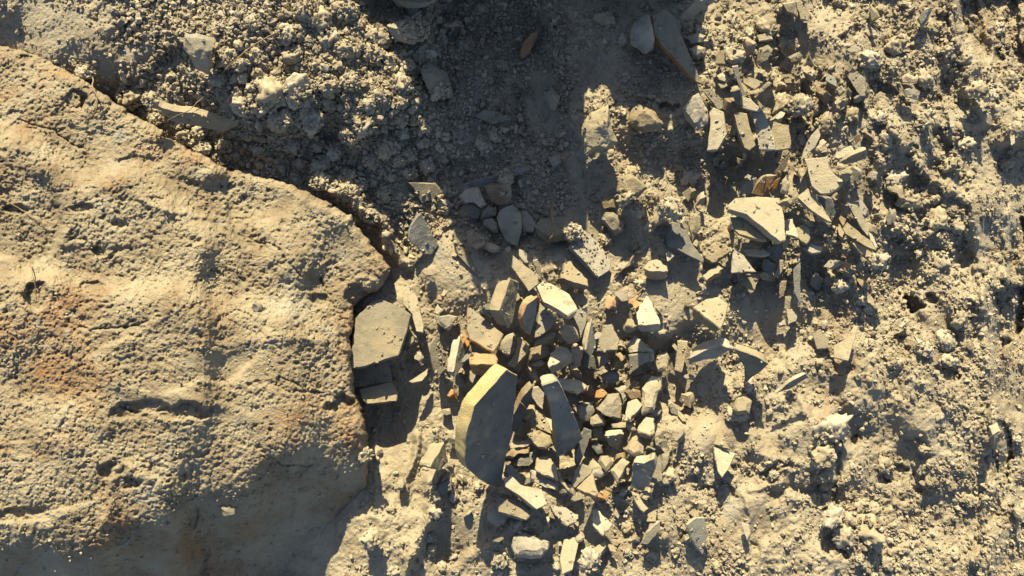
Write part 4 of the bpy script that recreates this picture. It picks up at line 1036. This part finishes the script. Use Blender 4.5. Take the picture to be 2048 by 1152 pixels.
for x, y, pt, cl_ in zip(qx, qy, patchy, clus):
    bank = (x > 230 and x < 1130 and y < 470)
    u = rc.uniform()
    j, i = gidx(x, y)
    dens = 0.10 + 0.62 * ROUGH[j, i] * (0.6 + 0.6 * pt)
    r = float(np.clip(rc.lognormal(0.98, 0.42), 1.6, 8))
    if bank:
        dens = 0.95 if ROUGH[j, i] > .6 else .12
        r *= (1.25 if x < 900 else 1.0)
    bz = boulder_z(x, y)
    if bz is not None:
        if u > 0.05: continue
        z = bz; r = min(r, 3.2)
    else:
        cv = cover(x, y); gzv = ground_z(x, y)
        if cv and cv[0] > gzv - 0.002:
            if u > cv[1] * (cl_ if cv[1] < .3 else 0.5 + 0.6 * cl_): continue
            z = cv[0]; r = min(r, 4.0)
        else:
            if u > dens: continue
            z = gzv
            if pilebox(x, y): r *= 0.8
    R_ = r / 1000
    loc = np.array(P(x, y, z + R_ * 0.35))
    if r > 3.2: put(var2[rc.integers(16)], I2f, loc, R_)
    else: put(var1[rc.integers(16)], I1f, loc, R_)
for _ in range(11000):
    x, y = rc.uniform(240, 1140), rc.uniform(-30, 500)
    if boulder_z(x, y) is not None or cover(x, y): continue
    j, i = gidx(x, y)
    if ROUGH[j, i] < .6 and rc.uniform() > .15: continue
    r = float(np.clip(rc.lognormal(1.15, .48), 1.8, 11)); R_ = r / 1000
    put(var2[rc.integers(16)], I2f, np.array(P(x, y, ground_z(x, y) + R_ * .55)), R_)
NX = 36000
ax = rc.uniform(1120, 2110, NX); ay = rc.uniform(-60, 1210, NX); pn = fbm(ax, ay, 110, 760, 3) + 0.35 * fbm(ax, ay, 25, 770, 2)
for x, y, pt in zip(ax, ay, pn):
    j, i = gidx(x, y)
    if rc.uniform() > np.clip(0.35 + 0.75 * pt + 0.35 * (x > 1700), 0.03, 0.95) * (1 if ROUGH[j, i] > .35 else .2) or cover(x, y): continue
    if pilebox(x, y): continue
    r = float(np.clip(rc.lognormal(0.78, .5), 1.5, 9)); R_ = r / 1000
    put(var2[rc.integers(16)] if r > 2.6 else var1[rc.integers(16)], I2f if r > 2.6 else I1f, np.array(P(x, y, ground_z(x, y) + R_ * .4)), R_)
cme = np_mesh('loose_crumbs', np.concatenate(VV), np.concatenate(FF), False); cme.materials.append(M['crumb'])
co = bpy.data.objects.new('loose_crumbs', cme); COL.objects.link(co)
tagobj(co, 'fine dry soil crumbs strewn over the ground and stones', 'soil', kind='stuff')

# ------------------------------------------------------------------ roots and twigs
def root(pts, rad, label, lift=4, fork=None, nm='root'):
    cu = bmesh.new()
    P3 = []
    # smooth the traced path
    dense = []
    for a in range(len(pts) - 1):
        p0 = pts[max(a - 1, 0)]; p1 = pts[a]; p2 = pts[a + 1]; p3 = pts[min(a + 2, len(pts) - 1)]
        for s in range(6):
            t = s / 6
            f = lambda k: 0.5 * ((2 * p1[k]) + (-p0[k] + p2[k]) * t + (2 * p0[k] - 5 * p1[k] + 4 * p2[k] - p3[k]) * t * t + (-p0[k] + 3 * p1[k] - 3 * p2[k] + p3[k]) * t ** 3)
            dense.append((f(0), f(1)))
    dense.append(pts[-1])
    zs = []
    for x, y in dense:
        b = boulder_z(x, y); c = cover(x, y)
        zs.append(max(b if b is not None else -9, ground_z(x, y) if b is None else -9, c[0] if c else -9))
    zs = np.array(zs); zs = np.array([zs[max(0, i - 4):i + 5].max() for i in range(len(zs))])
    zs = np.convolve(np.pad(zs, 3, 'edge'), np.ones(7) / 7, 'valid')
    rr = random.Random(int(pts[0][0]))
    for i, (x, y) in enumerate(dense):
        t = i / (len(dense) - 1)
        P3.append(P(x + rr.uniform(-.7, .7), y + rr.uniform(-.7, .7), zs[i] + (lift * (0.4 + math.sin(math.pi * t))) / 1000))
    rings = []
    for i, p in enumerate(P3):
        d = (P3[min(i + 1, len(P3) - 1)] - P3[max(i - 1, 0)]).normalized()
        a = d.orthogonal().normalized(); b = d.cross(a)
        R_ = rad / 1000 * (1 - 0.55 * i / len(P3)) * rr.uniform(.85, 1.15)
        rings.append([cu.verts.new(p + (a * math.cos(k * math.pi / 3) + b * math.sin(k * math.pi / 3)) * R_) for k in range(6)])
    for A_, B_ in zip(rings[:-1], rings[1:]):
        # match ring twist
        best = min(range(6), key=lambda s: sum((A_[k].co - B_[(k + s) % 6].co).length for k in range(6)))
        for k in range(6):
            f = cu.faces.new((A_[k], A_[(k + 1) % 6], B_[(k + 1 + best) % 6], B_[(k + best) % 6])); f.smooth = True
        B_[:] = [B_[(k + best) % 6] for k in range(6)]
    cu.faces.new(rings[0]); cu.faces.new(rings[-1])
    bmesh.ops.recalc_face_normals(cu, faces=cu.faces)
    me = bpy.data.meshes.new(nm); cu.to_mesh(me); cu.free(); me.materials.append(M['root'])
    o = bpy.data.objects.new(nm, me); COL.objects.link(o)
    tagobj(o, label, 'root')
    return o
root([(552,66),(545,69),(530,77),(505,92),(480,112),(455,135),(438,155),(425,175),(400,200),(375,222),(352,232),(335,241)], 1.4, 'long pale thin root arching across the crumbly bank at upper left', 12)
root([(152,130),(165,137),(180,147),(187,160),(184,172),(193,190),(194,210),(188,228),(172,238),(150,238),(128,234),(100,238)], 1.5, 'curled brown root lying on the upper left corner of the boulder', 8)
root([(1106,398),(1104,425),(1108,455),(1104,475),(1095,490),(1082,500),(1070,509)], 2.4, 'forked brown root hanging over the grey block in shade', 10)
root([(1107,455),(1100,478),(1085,488),(1068,496)], 1.5, 'second prong lying along the forked brown root', 8)
root([(1266,512),(1256,528),(1243,540),(1234,552),(1226,562)], 2.0, 'short twig sticking out of the crumbs beside the slim buff shard', 6)
root([(1290,572),(1280,582),(1268,592),(1256,600)], 1.2, 'fine root crossing crumbs above the triangular stone with a shaded brown side', 5)
root([(1314,108),(1300,109),(1290,111),(1278,113),(1268,118),(1258,121)], 1.2, 'wavy fine root left of the long curved tile', 6)
root([(745,402),(752,388),(765,383),(780,386),(792,392),(799,397)], 0.9, 'wiry root on crumbs right of the boulder rim', 6)
root([(1140,440),(1385,398),(1390,410),(1388,420)][1:], 1.2, 'short bent root among crumbs near the middle', 5)
root([(914,955),(912,970),(908,982),(903,992)], 1.0, 'fine curved root below the lower left corner of the big slab', 8)
root([(915,950),(925,958),(935,964),(945,972)], 0.9, 'fine straight root below the big blue-grey slab', 8)
root([(1035,800),(1045,808),(1052,818),(1060,822)], 0.8, 'hair-thin root across the dark shard beside the big slab', 6)
root([(1595,340),(1600,352),(1608,360),(1616,362)], 1.0, 'fine root curving behind the hooked buff tile', 6)
root([(0,398),(18,405),(35,415),(52,425),(75,440),(90,455)], 1.2, 'thin dark root pressed against the left edge of the boulder', 3)
root([(58,520),(64,545),(70,570),(73,600)], 1.2, 'upright thin root in a pit at the left of the boulder', 4)

# ------------------------------------------------------------------ labels: each says which one it is
lms = [(k, v[1], v[2], v[3]) for k, v in LM.items()]
def rel(x, y, skip=None):
    best = min((l for l in lms if l[3] is not skip), key=lambda l: math.hypot(x - l[1], y - l[2]))
    dx, dy = x - best[1], y - best[2]; d = math.hypot(dx, dy)
    a = math.degrees(math.atan2(-dy, dx)) % 360
    w = ['right of', 'upper right of', 'above', 'upper left of', 'left of', 'lower left of', 'below', 'lower right of'][int(((a + 22.5) % 360) // 45)]
    pre = 'just ' if d < 75 else ('' if d < 160 else 'well ')
    return best, pre + w + ' ' + best[0]
for t in THINGS:
    o = t['ob']
    if t['label']: o['label'] = t['label']; continue
    best, ph = rel(t['px'], t['py'])
    if t.get('cl'):
        if t['adj']: o['label'] = t['adj']; continue
        k = t['cl']
        if k == 'clod': size = 'big crumbly' if t['r'] > 19 else ('crumbly' if t['r'] > 12 else 'small crumbly')
        else: size = 'smooth small' if t['r'] > 7 else 'smooth tiny'
        t['base'] = (size + (' clod' if k == 'clod' else ' pebble'), ph)
        o['group'] = 'soil clods on the loose ground' if k == 'clod' else 'small pebbles on the loose ground'
    else:
        if t.get('fill'): o['group'] = 'small broken pieces filling the heaps'
        t['base'] = (t['adj'], ph)
from collections import defaultdict
grp = defaultdict(list)
for t in THINGS:
    if t.get('base'): grp[t['base']].append(t)
ORD = ['first', 'second', 'third', 'fourth', 'fifth', 'sixth', 'seventh', 'eighth', 'ninth', 'tenth', 'eleventh', 'twelfth', 'thirteenth', 'fourteenth']
for (adj, ph), lst in grp.items():
    if len(lst) == 1: lst[0]['ob']['label'] = adj + ' ' + ph
    elif len(lst) == 2:
        xs = sorted(lst, key=lambda t: t['px'])
        if abs(xs[0]['px'] - xs[1]['px']) > abs(xs[0]['py'] - xs[1]['py']): nm_ = ('left one of two', 'right one of two')
        else: xs = sorted(lst, key=lambda t: t['py']); nm_ = ('upper one of two', 'lower one of two')
        for t, w in zip(xs, nm_): t['ob']['label'] = adj + ' ' + ph + ', ' + w
    else:
        xs = sorted(lst, key=lambda t: t['px'])
        for k, t in enumerate(xs):
            w = 'leftmost' if k == 0 else ('rightmost' if k == len(xs) - 1 else ORD[k] + ' from left')
            t['ob']['label'] = adj + ' ' + ph + ', ' + w

for t in THINGS:
    w = t['ob']['label']
    if len(w.split()) > 16: w = w.replace(' just ', ' ').replace(' well ', ' ').replace(' one of two', ' of two')
    t['ob']['label'] = w
